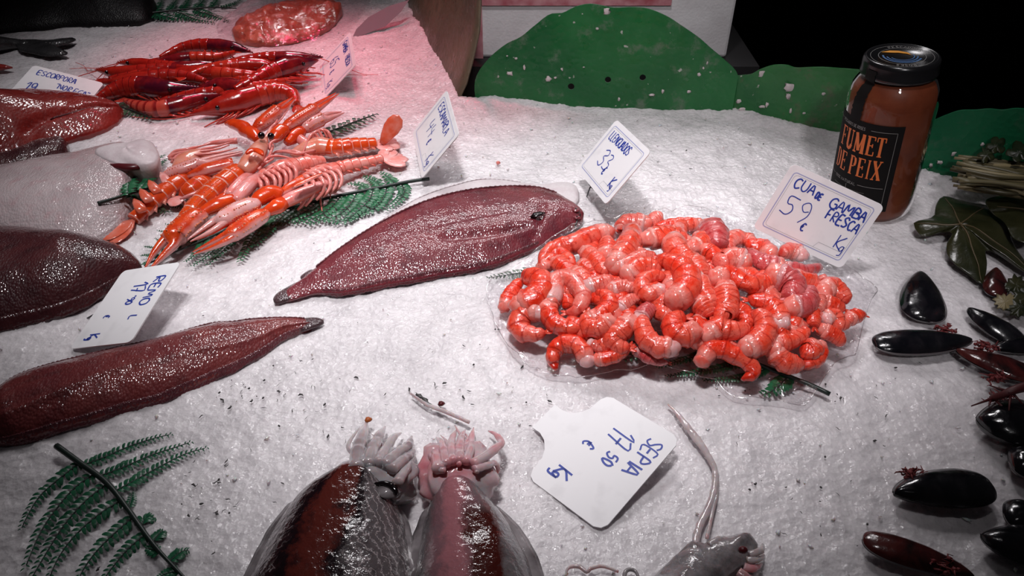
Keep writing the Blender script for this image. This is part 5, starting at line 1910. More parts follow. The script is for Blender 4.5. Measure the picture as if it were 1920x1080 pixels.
# zoom origin, points from the cut end to the tail tip, width, height above the heap (mm), colour 0 red 1 coral 2 pale 3 mauve, white flesh
PR = [
    (1, [(1140, 275), (1000, 310), (850, 370), (700, 410), (600, 470), (545, 570)], 150, 4, 1, 0), (1, [(690, 540), (770, 590), (840, 650), (870, 680)], 120, 0, 0, 0), (1, [(960, 450), (1040, 520), (1110, 600), (1160, 640)], 125, 3, 1, 0),
    (1, [(560, 590), (620, 540), (690, 470), (760, 480), (860, 580)], 110, 1, 0, 0), (1, [(930, 560), (980, 600), (1010, 640)], 100, 2, 1, 0), (1, [(1480, 190), (1390, 180), (1300, 190), (1250, 260)], 130, 2, 2, 0), (1, [(1220, 560), (1290, 470), (1350, 350), (1370, 260), (1300, 230)], 170, 5, 1, 0),
    (1, [(1130, 480), (1150, 400), (1130, 330)], 130, 2, 1, 0), (1, [(1600, 130), (1560, 160), (1520, 200)], 95, 3, 2, 0), (1, [(1960, 190), (1840, 195), (1700, 200), (1560, 220)], 95, 4, 0, 0), (1, [(1520, 330), (1620, 310), (1730, 280), (1800, 290)], 150, 4, 1, 0),
    (1, [(1740, 350), (1770, 440), (1850, 520), (1940, 590), (2010, 650)], 165, 6, 1, 0), (1, [(1230, 590), (1330, 560), (1450, 510), (1590, 490)], 140, 6, 2, 0), (1, [(1330, 660), (1420, 590), (1540, 580), (1640, 600)], 150, 5, 1, 0),
    (1, [(1750, 880), (1850, 800), (1870, 690), (1800, 580), (1680, 530), (1590, 500)], 185, 9, 0, 0), (1, [(1610, 790), (1530, 830), (1455, 770), (1480, 690), (1580, 660), (1670, 670)], 115, 8, 1, 1), (1, [(990, 760), (1080, 730), (1190, 690)], 130, 6, 2, 1), (1, [(1190, 790), (1290, 760), (1400, 790)], 120, 5, 2, 0),
    (1, [(1270, 940), (1360, 880), (1440, 860)], 95, 6, 2, 1), (1, [(370, 940), (480, 880), (560, 790), (540, 700), (430, 660), (380, 680)], 190, 6, 0, 0), (1, [(225, 930), (270, 830), (320, 760), (380, 690)], 105, 3, 0, 0), (1, [(640, 900), (660, 800), (700, 700), (800, 690), (870, 750), (930, 850), (870, 970), (770, 990)], 140, 5, 2, 0),
    (1, [(1000, 1050), (1100, 1010), (1170, 930), (1130, 840), (1030, 810)], 130, 5, 0, 0), (1, [(1450, 1040), (1500, 970), (1560, 920)], 120, 5, 3, 1),
    (3, [(500, 60), (530, 150), (600, 230), (700, 270), (770, 240), (800, 180)], 130, 7, 0, 0), (3, [(440, 130), (340, 120), (260, 190), (270, 290), (380, 320), (500, 300)], 150, 5, 1, 1), (3, [(1050, 220), (960, 270), (880, 230), (860, 130)], 150, 6, 1, 0), (3, [(1250, 210), (1170, 290), (1100, 370), (1160, 440), (1250, 450)], 150, 4, 1, 0),
    (3, [(1620, 440), (1500, 430), (1400, 350), (1360, 250), (1390, 150)], 155, 8, 1, 1), (3, [(1800, 310), (1700, 330), (1640, 260), (1670, 190), (1760, 170)], 170, 8, 0, 0), (3, [(870, 550), (800, 440), (700, 400), (610, 430), (560, 520), (580, 640)], 130, 3, 0, 1), (3, [(900, 410), (960, 440), (1040, 450)], 90, 2, 2, 1),
    (3, [(970, 550), (1080, 530), (1180, 480), (1260, 420)], 100, 3, 0, 0), (3, [(1310, 470), (1400, 520), (1500, 560), (1600, 580)], 80, 0, 3, 0),
    (4, [(320, 560), (400, 460), (520, 470), (640, 520), (740, 580), (780, 670), (680, 730)], 125, 5, 0, 0), (4, [(720, 450), (820, 400), (890, 290), (860, 180), (770, 110)], 165, 8, 1, 0), (4, [(380, 330), (460, 260), (560, 290), (680, 270), (740, 240)], 150, 7, 1, 0), (4, [(1030, 220), (1000, 130), (920, 50), (820, 20), (730, 10)], 140, 8, 0, 1),
    (4, [(1000, 280), (1050, 320), (1110, 310)], 110, 4, 0, 0), (4, [(960, 400), (1050, 400), (1150, 360), (1240, 300), (1200, 260)], 120, 4, 1, 0), (4, [(980, 480), (1060, 570), (1160, 590), (1230, 570)], 150, 4, 1, 0), (4, [(1330, 430), (1280, 480), (1200, 450)], 140, 4, 0, 0),
    (4, [(1380, 420), (1370, 520), (1300, 580), (1200, 600)], 100, 3, 0, 0), (4, [(1410, 280), (1480, 320), (1560, 370), (1610, 390)], 110, 2, 0, 0), (4, [(1440, 180), (1500, 150), (1560, 230), (1650, 210)], 110, 3, 1, 1), (4, [(1640, 180), (1730, 150), (1780, 150)], 100, 2, 0, 0),
    (4, [(1310, 100), (1320, 180), (1330, 260)], 110, 5, 0, 1), (4, [(1180, 190), (1160, 240), (1180, 270)], 70, 4, 0, 0), (4, [(530, 20), (550, 90), (500, 150), (560, 170)], 150, 6, 1, 0), (4, [(300, 40), (360, 110), (400, 160)], 140, 5, 1, 0),
    (2, [(280, 600), (330, 690), (390, 790), (420, 860)], 130, 8, 1, 1), (2, [(530, 680), (540, 780), (500, 890)], 160, 7, 1, 0), (2, [(400, 150), (440, 230), (470, 300)], 190, 4, 3, 0), (2, [(640, 220), (560, 260), (570, 320)], 130, 3, 2, 0), (2, [(760, 260), (680, 230), (620, 190)], 110, 3, 1, 0),
    (2, [(700, 440), (600, 410), (500, 430), (450, 380)], 160, 7, 2, 0), (2, [(360, 330), (420, 370), (400, 420)], 120, 6, 0, 0), (2, [(250, 300), (330, 260), (270, 180)], 130, 5, 1, 0), (2, [(240, 440), (300, 520), (340, 580)], 150, 7, 1, 0), (2, [(440, 580), (560, 560), (680, 610), (760, 640), (850, 600), (940, 580)], 140, 7, 0, 0),
    (2, [(800, 660), (900, 620), (960, 590)], 110, 6, 0, 0), (2, [(930, 370), (870, 310), (780, 300), (720, 250)], 120, 4, 0, 0), (2, [(1200, 370), (1120, 340), (1030, 350)], 120, 4, 2, 1), (2, [(1000, 480), (880, 450), (790, 390), (760, 330)], 130, 5, 3, 0), (2, [(1060, 490), (1200, 520), (1320, 500), (1400, 480)], 100, 4, 3, 0),
    (2, [(990, 560), (1080, 600), (1150, 680), (1080, 770)], 190, 8, 3, 0), (2, [(1130, 840), (1240, 820), (1280, 740), (1230, 670)], 170, 6, 3, 0), (2, [(1140, 580), (1260, 600), (1380, 630)], 130, 4, 1, 0), (2, [(1420, 700), (1480, 660), (1560, 720), (1640, 800)], 140, 4, 1, 0),
    (2, [(1340, 770), (1360, 820), (1330, 860)], 120, 6, 2, 0), (2, [(1420, 800), (1500, 830), (1600, 870)], 120, 4, 0, 0), (2, [(40, 110), (140, 100), (240, 90)], 90, 3, 0, 0), (2, [(30, 180), (110, 220), (150, 200)], 120, 4, 1, 0)]
HC = G(1285, 565)


def heap(x, y):
    r2 = ((x - HC.x) / .150) ** 2 + ((y - HC.y + .008) / .100) ** 2
    return .030 * max(0, 1 - r2) ** .75


rp = random.Random(77)
rb = random.Random(5)
items = []
for oi, pts, w, dz, colr, white in PR:
    px = [(O[oi][0] + x / 4.8, O[oi][1] + y / 4.8) for x, y in pts]
    items.append([px, w / 4.8 * 1.42, dz, colr, white, False])
# others packed beneath and between the visible ones
for k in range(56):
    a, r_ = rp.uniform(0, 2 * PI), rp.random() ** (.5 if k < 36 else .9)
    cx_, cy_ = 1285 + 270 * r_ * math.cos(a), 562 + 105 * r_ * math.sin(a)
    th = rp.uniform(0, 2 * PI)
    px = []
    for s in range(5):
        px.append((cx_, cy_))
        th += .55
        cx_ += 15 * math.cos(th)
        cy_ += 12 * math.sin(th)
    items.append([px, rp.uniform(34, 42), rp.uniform(-9, -3) if k < 36 else rp.uniform(-4, -1), rp.choice((0, 0, 1)), 0, k < 36])
for it in items:
    it.append((sum(p[0] for p in it[0]) / len(it[0]), sum(p[1] for p in it[0]) / len(it[0])))
# name each by its row in the heap and its place in that row
BANDS = [(0, 447, 'rearmost row'), (447, 482, 'second row from the rear'), (482, 520, 'third row from the rear'), (520, 558, 'middle row'), (558, 596, 'third row from the front'), (596, 640, 'second row from the front'), (640, 2000, 'front row')]
ORD = ['first', 'second', 'third', 'fourth', 'fifth', 'sixth', 'seventh', 'eighth', 'ninth', 'tenth', 'eleventh', 'twelfth', 'thirteenth', 'fourteenth', 'fifteenth', 'sixteenth', 'seventeenth', 'eighteenth', 'nineteenth', 'twentieth', 'twenty-first', 'twenty-second', 'twenty-third', 'twenty-fourth', 'twenty-fifth', 'twenty-sixth', 'twenty-seventh', 'twenty-eighth']
CNAME = ['red', 'coral', 'pale pink', 'mauve']
labels = {}
for lo, hi, nm in BANDS:
    row = sorted([k for k, it in enumerate(items) if lo <= it[6][1] < hi], key=lambda k: items[k][6][0])
    vis = [k for k in row if not items[k][5]]
    for j, k in enumerate(vis):
        px = items[k][0]
        ln = sum(math.dist(p, q) for p, q in zip(px[:-1], px[1:]))
        bend = math.dist(px[0], px[-1]) / max(1, ln)
        sh = 'curled' if bend < .62 else 'bent' if bend < .9 else 'nearly straight'
        labels[k] = f'{sh} {CNAME[items[k][3]]} peeled prawn, {ORD[j]} from left in the {nm}'
for k, (px, w, dz, colr, white, hidden, ctr) in enumerate(items):
    n = 30
    pp = cr(px, n)
    path = []
    for x, y in pp:
        z = .012
        for _ in range(4):
            q = G(x, y, z)
            z = heap(q.x, q.y) + dz * .0006 + w * .5 * mpp(q) * .62 + .001
        path.append(G(x, y, max(z, .007)))
    if hidden:
        path = [Vector((p.x, p.y, max(.009, p.z))) for p in path]
    # smooth the height so a body does not kink
    zs = np.array([p.z for p in path])
    zs = np.convolve(np.r_[[zs[0]] * 4, zs, [zs[-1]] * 4], np.ones(9) / 9, 'valid')
    r = widths(path, w, [(0, .84), (.06, .98), (.2, 1.02), (.5, .95), (.8, .74), (.93, .50), (1, .20)])
    ph0 = rp.uniform(0, 1)
    r = [q * (1 + .07 * (((i / (n - 1) * 5.5 + ph0) % 1.0) - .5)) * (1 + .08 * mnoise.noise(Vector((i * .4, k, 0)))) for i, q in enumerate(r)]
    mb = MB()
    mb.loft(path, r, [q * .94 for q in r], n=16)
    mb.v = [p + Vector((1, 1, 1)) * (.0011 * mnoise.noise(p * 150 + Vector((k, 0, 0)))) for p in mb.v]
    lab = labels.get(k, 'peeled prawn packed low inside the heap between the others')
    o = finish('peeled_prawn', mb, PE[colr], loc=path[n // 2])
    tag(o, lab, 'prawn', 'peeled prawns in the heap')
    # bare flesh bulging from the cut end, and the pointed tail shell
    T = (path[0] - path[3]).normalized()
    mb = MB()
    M3 = T.to_track_quat('X', 'Z').to_matrix()
    mb.blob(path[0] + T * (r[0] * .05), (r[0] * rb.uniform(.75, 1.05), r[0] * 1.02, r[0] * .98), 14, jit=.28, axes=M3, seed=k * 1.7)
    f = finish('flesh_end', mb, FLESH[white], o)
    if not hidden and rb.random() < .6:
        T = (path[-1] - path[-4]).normalized()
        S = T.cross(Vector((0, 0, 1))).normalized()
        mb = MB()
        for sg in (-.45, .45):
            d = (T + S * sg).normalized()
            b = path[-2]
            L = w * .42 * mpp(b)
            mb.loft([b, b + d * L * .4, b + d * L * .8, b + d * L], [L * .16, L * .24, L * .2, L * .03], [L * .07, L * .06, L * .04, L * .02], n=8, t0=.9, t1=1)
        finish('tail_tip', mb, PE[0 if colr != 3 else 3], o)

# pink meltwater stain in the ice under the front left of the heap, and a red crumb by itself
mb = MB()
mb.blob(G(934, 305, .003), (.0024, .0018, .002), 10, jit=.4)
tag(finish('roe_crumb', mb, PE[0]), 'tiny red crumb alone on the white ice behind the sole', 'crumb')


# ------------------------------------------------------------------ mussels
n = NT('black_mussel_shell')
n.set(base=n.ramp(n.noise(40, 5, dist=1.0), [(.45, (0.004, 0.004, 0.006)), (.62, (0.012, 0.010, 0.013)), (.78, (0.045, 0.012, 0.014))]), rough=n.ramp(n.noise(55, 4), [(.35, .10), (.7, .4)]), coat=.4, coat_rough=.06, normal=n.bump(n.math('ADD', n.noise(220, 3), n.math('MULTIPLY', n.attr('t'), 0)), .25, .001), spec=.6)
MUSSEL = n.mat
n = NT('reddish_mussel_shell')
n.set(base=n.ramp(n.noise(45, 5, dist=1.0), [(.35, (0.006, 0.004, 0.005)), (.55, (0.06, 0.010, 0.010)), (.8, (0.12, 0.03, 0.025))]), rough=.2, coat=.3, coat_rough=.08, normal=n.bump(n.noise(220, 3), .3, .001))
MUSSEL_R = n.mat
BYSSUS = plain('red_brown_byssus', (0.16, 0.018, 0.020), .6)
BYSSUS_D = plain('dark_red_byssus', (0.07, 0.008, 0.010), .5)
SEAM = plain('shell_lip', (0.10, 0.085, 0.09), .35)


def mussel(label, a, b, w, z=.012, belly=1, fat=.62, mat=None, tuft=None, tilt=0.0, red=False, blunt=False):
    """a: beak pixel, b: broad end pixel, w: width in pixels; two closed valves and a lip"""
    n = 36
    z = z * .66
    A, B = G(a[0], a[1], z), G(b[0], b[1], z)
    X = (B - A)
    L = X.length
    X.normalize()
    Y = Vector((0, 0, 1)).cross(X).normalized()
    Y = Matrix.Rotation(tilt, 3, X) @ Y
    N = X.cross(Y).normalized()
    if N.z < 0:
        N = -N
    W = w * mpp((A + B) / 2) * .5
    root = thing('mussel', label, 'mussel', (A + B) / 2, 'mussels along the right edge')

    def rim(t):
        if blunt:
            up_ = W * (t ** .75 * (1 - t) ** .34 * 1.86 if 0 < t < 1 else 0)
            return up_, -up_
        if not 0 < t < 1:
            return 0.0, 0.0
        f = t ** .85 * (1 - t) ** .32 * 1.95
        g = t ** .55 * (1 - t) ** .42 * 1.92
        return W * f * 1.05, -W * g * .92
    for nm, sg in (('upper_shell', 1), ('lower_shell', -1)):
        rows = []
        for i in range(n + 1):
            t = i / n
            t = .5 - .5 * math.cos(PI * t)
            u0, u1 = rim(t)
            if belly < 0:
                u0, u1 = -u1, -u0
            h = W * fat * (t ** .5 * (1 - t) ** .5 * 2.0 if 0 < t < 1 else 0)
            row = []
            for j in range(17):
                s = j / 16
                y = lerp(u0, u1, s)
                hh = h * max(0, 1 - (2 * s - 1) ** 2) ** .62
                row.append(A + X * (L * t) + Y * y + N * (sg * (hh + .0002)) + N * (.0003 * sg * mnoise.noise(Vector((t * 9, y * 200, w)))))
            rows.append(row)
        mb = MB()
        mb.grid(rows)
        finish(nm, mb, MUSSEL_R if (red and sg > 0) else (mat or MUSSEL), root)
    pts = []
    for i in range(n + 1):
        t = .5 - .5 * math.cos(PI * i / n)
        u = rim(t)
        pts.append(A + X * (L * t) + Y * (u[0] if belly > 0 else -u[1]))
    mb = MB()
    mb.loft(pts[2:-1], .0006, n=6)
    finish('shell_lip', mb, SEAM, root)
    if tuft:
        rnd = random.Random(int(w))
        mb = MB()
        c = G(tuft[0], tuft[1], z + .004)
        for k in range(34):
            p = c + Vector((rnd.gauss(0, .0035), rnd.gauss(0, .002), rnd.uniform(-.003, .0015)))
            q = p + Vector((rnd.gauss(0, .0028), rnd.gauss(0, .0022), rnd.uniform(-.002, .0015)))
            r_ = q + Vector((rnd.gauss(0, .002), rnd.gauss(0, .002), rnd.uniform(-.002, .001)))
            mb.loft([p, q, r_], [.0006, .0005, .0002], n=5)
            if k % 3 == 0:
                mb.blob(p, (.0018, .0014, .0012), 7, jit=.5, seed=k)
        o = finish('byssus', mb, BYSSUS if k % 2 else BYSSUS_D, root)
        o['label'] = 'reddish brown tuft of byssus threads'
    return root


mussel('upright drop shaped mussel with its point towards the ivy leaf', (1724, 511), (1733, 602), 84, .012, blunt=True, fat=.5)
mussel('long black mussel lying sideways, nearest the prawn heap', (1822, 637), (1640, 648), 66, .013, belly=-1, tuft=(1775, 618), fat=.6)
mussel('small reddish mussel touching the ivy leaf tip', (1866, 504), (1867, 556), 46, .010, blunt=True, red=True)
mussel('slender black mussel slanting down right below the small reddish one', (1815, 578), (1912, 645), 58, .012, tuft=(1850, 647), fat=.5)
mussel('black mussel with a reddish side, right of the long sideways one', (1792, 655), (1945, 712), 60, .013, tuft=(1872, 706), red=True, fat=.5)
mussel('black mussel end peeking between two slanting mussels at right edge', (1862, 652), (1990, 640), 50, .011, fat=.5)
mussel('large round black mussel at right edge under a red stalk', (1830, 785), (1960, 800), 120, .018, tuft=(1880, 745), fat=.5)
mussel('small black mussel end below the large round one at right edge', (1990, 880), (1890, 858), 80, .013, blunt=False)
mussel('broad mussel with red beard on its pointed left end', (1676, 928), (1856, 905), 90, .015, belly=-1, tuft=(1708, 884), red=False, fat=.55)
mussel('black mussel half hidden at right edge, right of bearded mussel', (1990, 985), (1880, 955), 78, .013, fat=.5)
mussel('big black mussel in the bottom right corner', (1838, 1003), (1990, 1040), 95, .015, fat=.5)
mussel('elongated mussel with reddish belly at the bottom edge', (1828, 1085), (1618, 1005), 66, .014, red=True, fat=.55, tuft=(1775, 1062))
mb = MB()
rk = random.Random(6)
q = [G(x, y, z) for x, y, z in ((1858, 748, .020), (1880, 740, .026), (1905, 730, .030), (1950, 718, .030))]
mb.loft([Vector(v) for v in cr(q, 14)], [.002 + .002 * i / 13 for i in range(14)], n=8)
for k in range(9):
    c = q[0].lerp(q[2], rk.random())
    mb.loft([c, c + Vector((rk.gauss(0, .01), rk.gauss(0, .008), rk.uniform(-.006, .004)))], [.0012, .0004], n=5)
tag(finish('seaweed_stalk', mb, BYSSUS_D), 'dark red seaweed stalk lying over the large round mussel', 'seaweed')

# ------------------------------------------------------------------ herbs and leaves
IVY = NT('dark_ivy_leaf')
IVY.set(base=IVY.ramp(IVY.noise(40, 4), [(.35, (0.016, 0.018, 0.007)), (.65, (0.034, 0.034, 0.014))]), rough=.24, coat=.25, coat_rough=.15, normal=IVY.bump(IVY.noise(140, 4), .45, .0012))
IVY = IVY.mat
VEIN = plain('pale_leaf_vein', (0.10, 0.07, 0.035), .4)
HERB_STEM = NT('olive_herb_stem')
HERB_STEM.set(base=HERB_STEM.ramp(HERB_STEM.obj_random(), [(0, (0.05, 0.042, 0.02)), (.5, (0.12, 0.10, 0.05)), (1, (0.30, 0.24, 0.13))]), rough=.4)
HERB_STEM = HERB_STEM.mat
PARSLEY = m_leaf('dark_parsley_leaf', (0.012, 0.016, 0.007), (0.035, 0.034, 0.013))


def leaf(label, outline_px, z, center_px, veins_px, mat, curl=.004, name='ivy_leaf', cat='leaf', group=None):
    ring = [G(x, y, z) for x, y in cr(outline_px, 90, closed=True)]
    c = G(center_px[0], center_px[1], z)
    root = thing(name, label, cat, c, group)

    def hgt(q):
        return .0028 * mnoise.noise(Vector((q.x * 45, q.y * 45, z * 50)))
    rows = []
    for s in (.02, .2, .4, .6, .78, .9, .97, 1.0):
        row = []
        for p in ring:
            q = c.lerp(p, s)
            q.z = z + hgt(q) + .003 * (1 - s) - curl * s * s * (.4 + .6 * (p - c).length / .05) + .0004
            row.append(q)
        rows.append(row)
    mb = MB()
    mb.grid(rows, closed=True)
    o = finish('blade', mb, mat, root)
    md = o.modifiers.new('thick', 'SOLIDIFY')
    md.thickness = .0007
    mb = MB()
    for pts in veins_px:
        q = []
        for x, y in cr([center_px] + pts, 14):
            p = G(x, y, z)
            s = (p - c).length
            # height of the blade there
            k = min(ring, key=lambda r_: ((r_ - c).normalized() - (p - c).normalized()).length) if s > 1e-6 else ring[0]
            f = min(1, s / max(1e-6, (k - c).length))
            p.z = z + hgt(p) + .003 * (1 - f) - curl * f * f * (.4 + .6 * (k - c).length / .05) + .0007
            q.append(p)
        mb.loft(q, [lerp(.0008, .0003, i / 13) for i in range(14)], n=5)
    finish('veins', mb, VEIN, root)
    return root


leaf('large dark ivy leaf below the herb bundle, pointed lobes towards the mussels',
     [(1716, 411), (1738, 404), (1755, 396), (1757, 380), (1770, 359), (1800, 362), (1830, 366), (1870, 372), (1905, 385), (1935, 410), (1915, 430), (1900, 438), (1930, 480), (1955, 510), (1905, 485), (1870, 465), (1853, 460), (1856, 480), (1853, 508), (1846, 520), (1825, 505), (1797, 488), (1782, 470), (1778, 450), (1788, 432), (1770, 430), (1745, 434), (1728, 430)],
     .014, (1797, 428), [[(1770, 425), (1722, 414)], [(1790, 400), (1775, 365)], [(1822, 405), (1850, 385)], [(1840, 435), (1900, 470), (1945, 500)], [(1812, 445), (1830, 480), (1845, 515)]], IVY, curl=.006)
leaf('dark leaf tucked behind the ivy leaf at the right edge under the herb stems',
     [(1850, 372), (1880, 362), (1920, 362), (1960, 370), (1970, 420), (1940, 450), (1905, 440), (1885, 415), (1865, 395)], .022, (1925, 400), [[(1870, 385)], [(1940, 440)]], IVY, curl=.004)
# parsley sprig
pr = thing('parsley_sprig', 'dark parsley leaf with toothed edges at the right edge beside small mussel', 'herb', G(1905, 555, .008))
for cx_, cy_, R_, a0, m in ((1905, 535, 30, .3, PARSLEY), (1885, 565, 26, 2.2, HERB_STEM), (1912, 575, 34, -.8, PARSLEY), (1930, 555, 38, .0, PARSLEY)):
    ring = []
    for k in range(44):
        a = 2 * PI * k / 44
        rr = R_ * (.62 + .22 * abs(math.sin(a * 1.5 + a0)) + .16 * (k % 4 == 0) - .10 * (k % 4 == 2))
        ring.append(G(cx_ + rr * math.cos(a), cy_ + rr * .72 * math.sin(a), .010))
    c = G(cx_, cy_, .012)
    mb = MB()
    mb.grid([[c.lerp(p, s) + Vector((0, 0, .003 * mnoise.noise(Vector((p.x * 90, p.y * 90, s))) * s)) for p in ring] for s in (.03, .4, .75, 1)], closed=True)
    o = finish('leaflet', mb, m, pr)
    md = o.modifiers.new('thick', 'SOLIDIFY')
    md.thickness = .0006
# herb bundle: cut stems lying to the right
hb = thing('herb_bundle', 'bundle of cut olive green herb stems at right edge behind ivy leaf', 'herb bundle', G(1890, 320, .03))
rh = random.Random(12)
for k in range(58):
    f = k / 57
    y0 = lerp(292, 358, rh.random())
    x0 = 1790 + abs(y0 - 318) * .35 + rh.uniform(-14, 38)
    zz = .030 + .022 * (1 - ((y0 - 325) / 36) ** 2) * rh.uniform(.2, 1.0)
    y1 = lerp(y0, 318, .35) + 26 + rh.gauss(0, 9)
    q = [G(x0, y0, zz), G(lerp(x0, 1960, .5), lerp(y0, y1, .5) + rh.gauss(0, 4), zz + .002), G(1985, y1 + rh.gauss(0, 8), zz)]
    mb = MB()
    w = rh.uniform(.0012, .0021)
    mb.loft([Vector(v) for v in cr(q, 10)], [w] * 9 + [w * .8], n=7)
    finish('stem', mb, HERB_STEM, hb)
for x, y, R_ in ((1868, 273, 20), (1912, 285, 26), (1850, 290, 18)):
    ring = [G(x + R_ * (.6 + .4 * abs(math.sin(2.5 * a))) * math.cos(a), y + .8 * R_ * (.6 + .4 * abs(math.sin(2.5 * a))) * math.sin(a), .05) for a in [2 * PI * k / 40 for k in range(40)]]
    c = G(x, y, .053)
    mb = MB()
    mb.grid([[c.lerp(p, s) + Vector((0, 0, .004 * mnoise.noise(Vector((p.x * 70, p.y * 70, s))) * s)) for p in ring] for s in (.03, .4, .75, 1)], closed=True)
    o = finish('leaf', mb, PARSLEY, hb)
    md = o.modifiers.new('thick', 'SOLIDIFY')
    md.thickness = .0006

# ------------------------------------------------------------------ cuttlefish
def m_cuttle(name, red, dark, left, right, line, c0=.42, halfw=.13, stripes=True, blot=None):
    """mantle skin: a blotched band along the back, dark rims, flanks with thin curved lines"""
    n = NT(name)
    a, t = n.attr('a'), n.attr('t')
    mot = n.noise(34, 6, rough=.7)
    mot2 = n.noise(110, 5, rough=.65)
    off = n.math('ADD', n.math('SUBTRACT', a, c0), n.math('MULTIPLY', n.math('SUBTRACT', n.noise(38, 6, rough=.7), .5), .55))
    mid = n.math('ABSOLUTE', off)
    bl = n.math('ADD', mid, n.math('MULTIPLY', n.math('SUBTRACT', mot, .5), .34))
    side = n.mix(n.ramp(n.math('ADD', off, n.math('MULTIPLY', n.math('SUBTRACT', mot, .5), .2)), [(.0, 0.0), (.12, 1.0)]), left, right)
    side = n.mix(n.ramp(mot2, [(.5, 0.0), (.75, .5)]), side, dark)
    if stripes:
        ph = n.math('ADD', n.math('MULTIPLY', t, 17.0), n.math('MULTIPLY', mid, 13.0))
        ph = n.math('FRACT', n.math('ADD', ph, n.math('MULTIPLY', n.noise(12, 1), .8)))
        ln = n.math('MULTIPLY', n.ramp(ph, [(.0, 0.0), (.12, .95), (.26, 0.0)]), n.ramp(mid, [(.14, 0.0), (.22, 1.0)]))
        side = n.mix(ln, side, line)
    c = n.mix(n.ramp(bl, [(halfw * .45, 0.0), (halfw * 1.0, 1.0)]), red, dark)
    c = n.mix(n.ramp(bl, [(halfw * 1.25, 0.0), (halfw * 1.9, 1.0)]), c, side)
    c = n.mix(n.ramp(mot2, [(.60, 0.0), (.74, .4)]), c, dark)
    if blot:
        k = n.math('MULTIPLY', n.ramp(n.math('ADD', n.math('ABSOLUTE', n.math('SUBTRACT', a, .62)), n.math('MULTIPLY', n.math('SUBTRACT', mot, .5), .5)), [(.12, 1.0), (.2, 0.0)]), n.ramp(t, [(.74, 1.0), (.80, 0.0)]))
        c = n.mix(k, c, blot)
    nn = n.bump(n.math('ADD', n.noise(70, 5), n.math('MULTIPLY', n.noise(260, 3), .5)), .55, .0022)
    n.set(base=c, rough=.16, coat=.6, coat_rough=.05, normal=nn, sss=.1, sss_scale=.005)
    n.put(n.b.inputs['Coat Normal'], nn)
    return n.mat


CUT1 = m_cuttle('striped_dark_cuttlefish_mantle', (0.095, 0.016, 0.012), (0.010, 0.004, 0.006), (0.040, 0.014, 0.018), (0.12, 0.10, 0.105), (0.50, 0.43, 0.44), halfw=.15)
CUT2 = m_cuttle('pinkish_grey_cuttlefish_mantle', (0.34, 0.13, 0.15), (0.20, 0.10, 0.115), (0.12, 0.105, 0.11), (0.15, 0.135, 0.14), (0.3, 0.25, 0.26), c0=.40, halfw=.17, stripes=False, blot=(0.055, 0.008, 0.006))
n = NT('grey_translucent_flesh')
n.set(base=n.ramp(n.noise(45, 5), [(.35, (0.30, 0.25, 0.265)), (.6, (0.50, 0.45, 0.46))]), rough=.16, coat=.4, coat_rough=.05, sss=.4, sss_scale=.01, normal=n.bump(n.noise(150, 4), .3, .0012))
CFLESH = n.mat
n = NT('pink_arm_flesh')
n.set(base=n.ramp(n.noise(50, 5), [(.35, (0.52, 0.42, 0.44)), (.62, (0.58, 0.24, 0.27)), (.8, (0.40, 0.10, 0.13))]), rough=.16, coat=.4, coat_rough=.05, sss=.4, sss_scale=.01, normal=n.bump(n.noise(150, 4), .3, .0012))
CPINK = n.mat
n = NT('grey_mottled_fin')
n.set(base=n.ramp(n.noise(60, 5), [(.35, (0.10, 0.085, 0.09)), (.65, (0.30, 0.27, 0.28))]), rough=.18, coat=.4, normal=n.bump(n.noise(120, 4), .4, .0015))
CFIN = n.mat


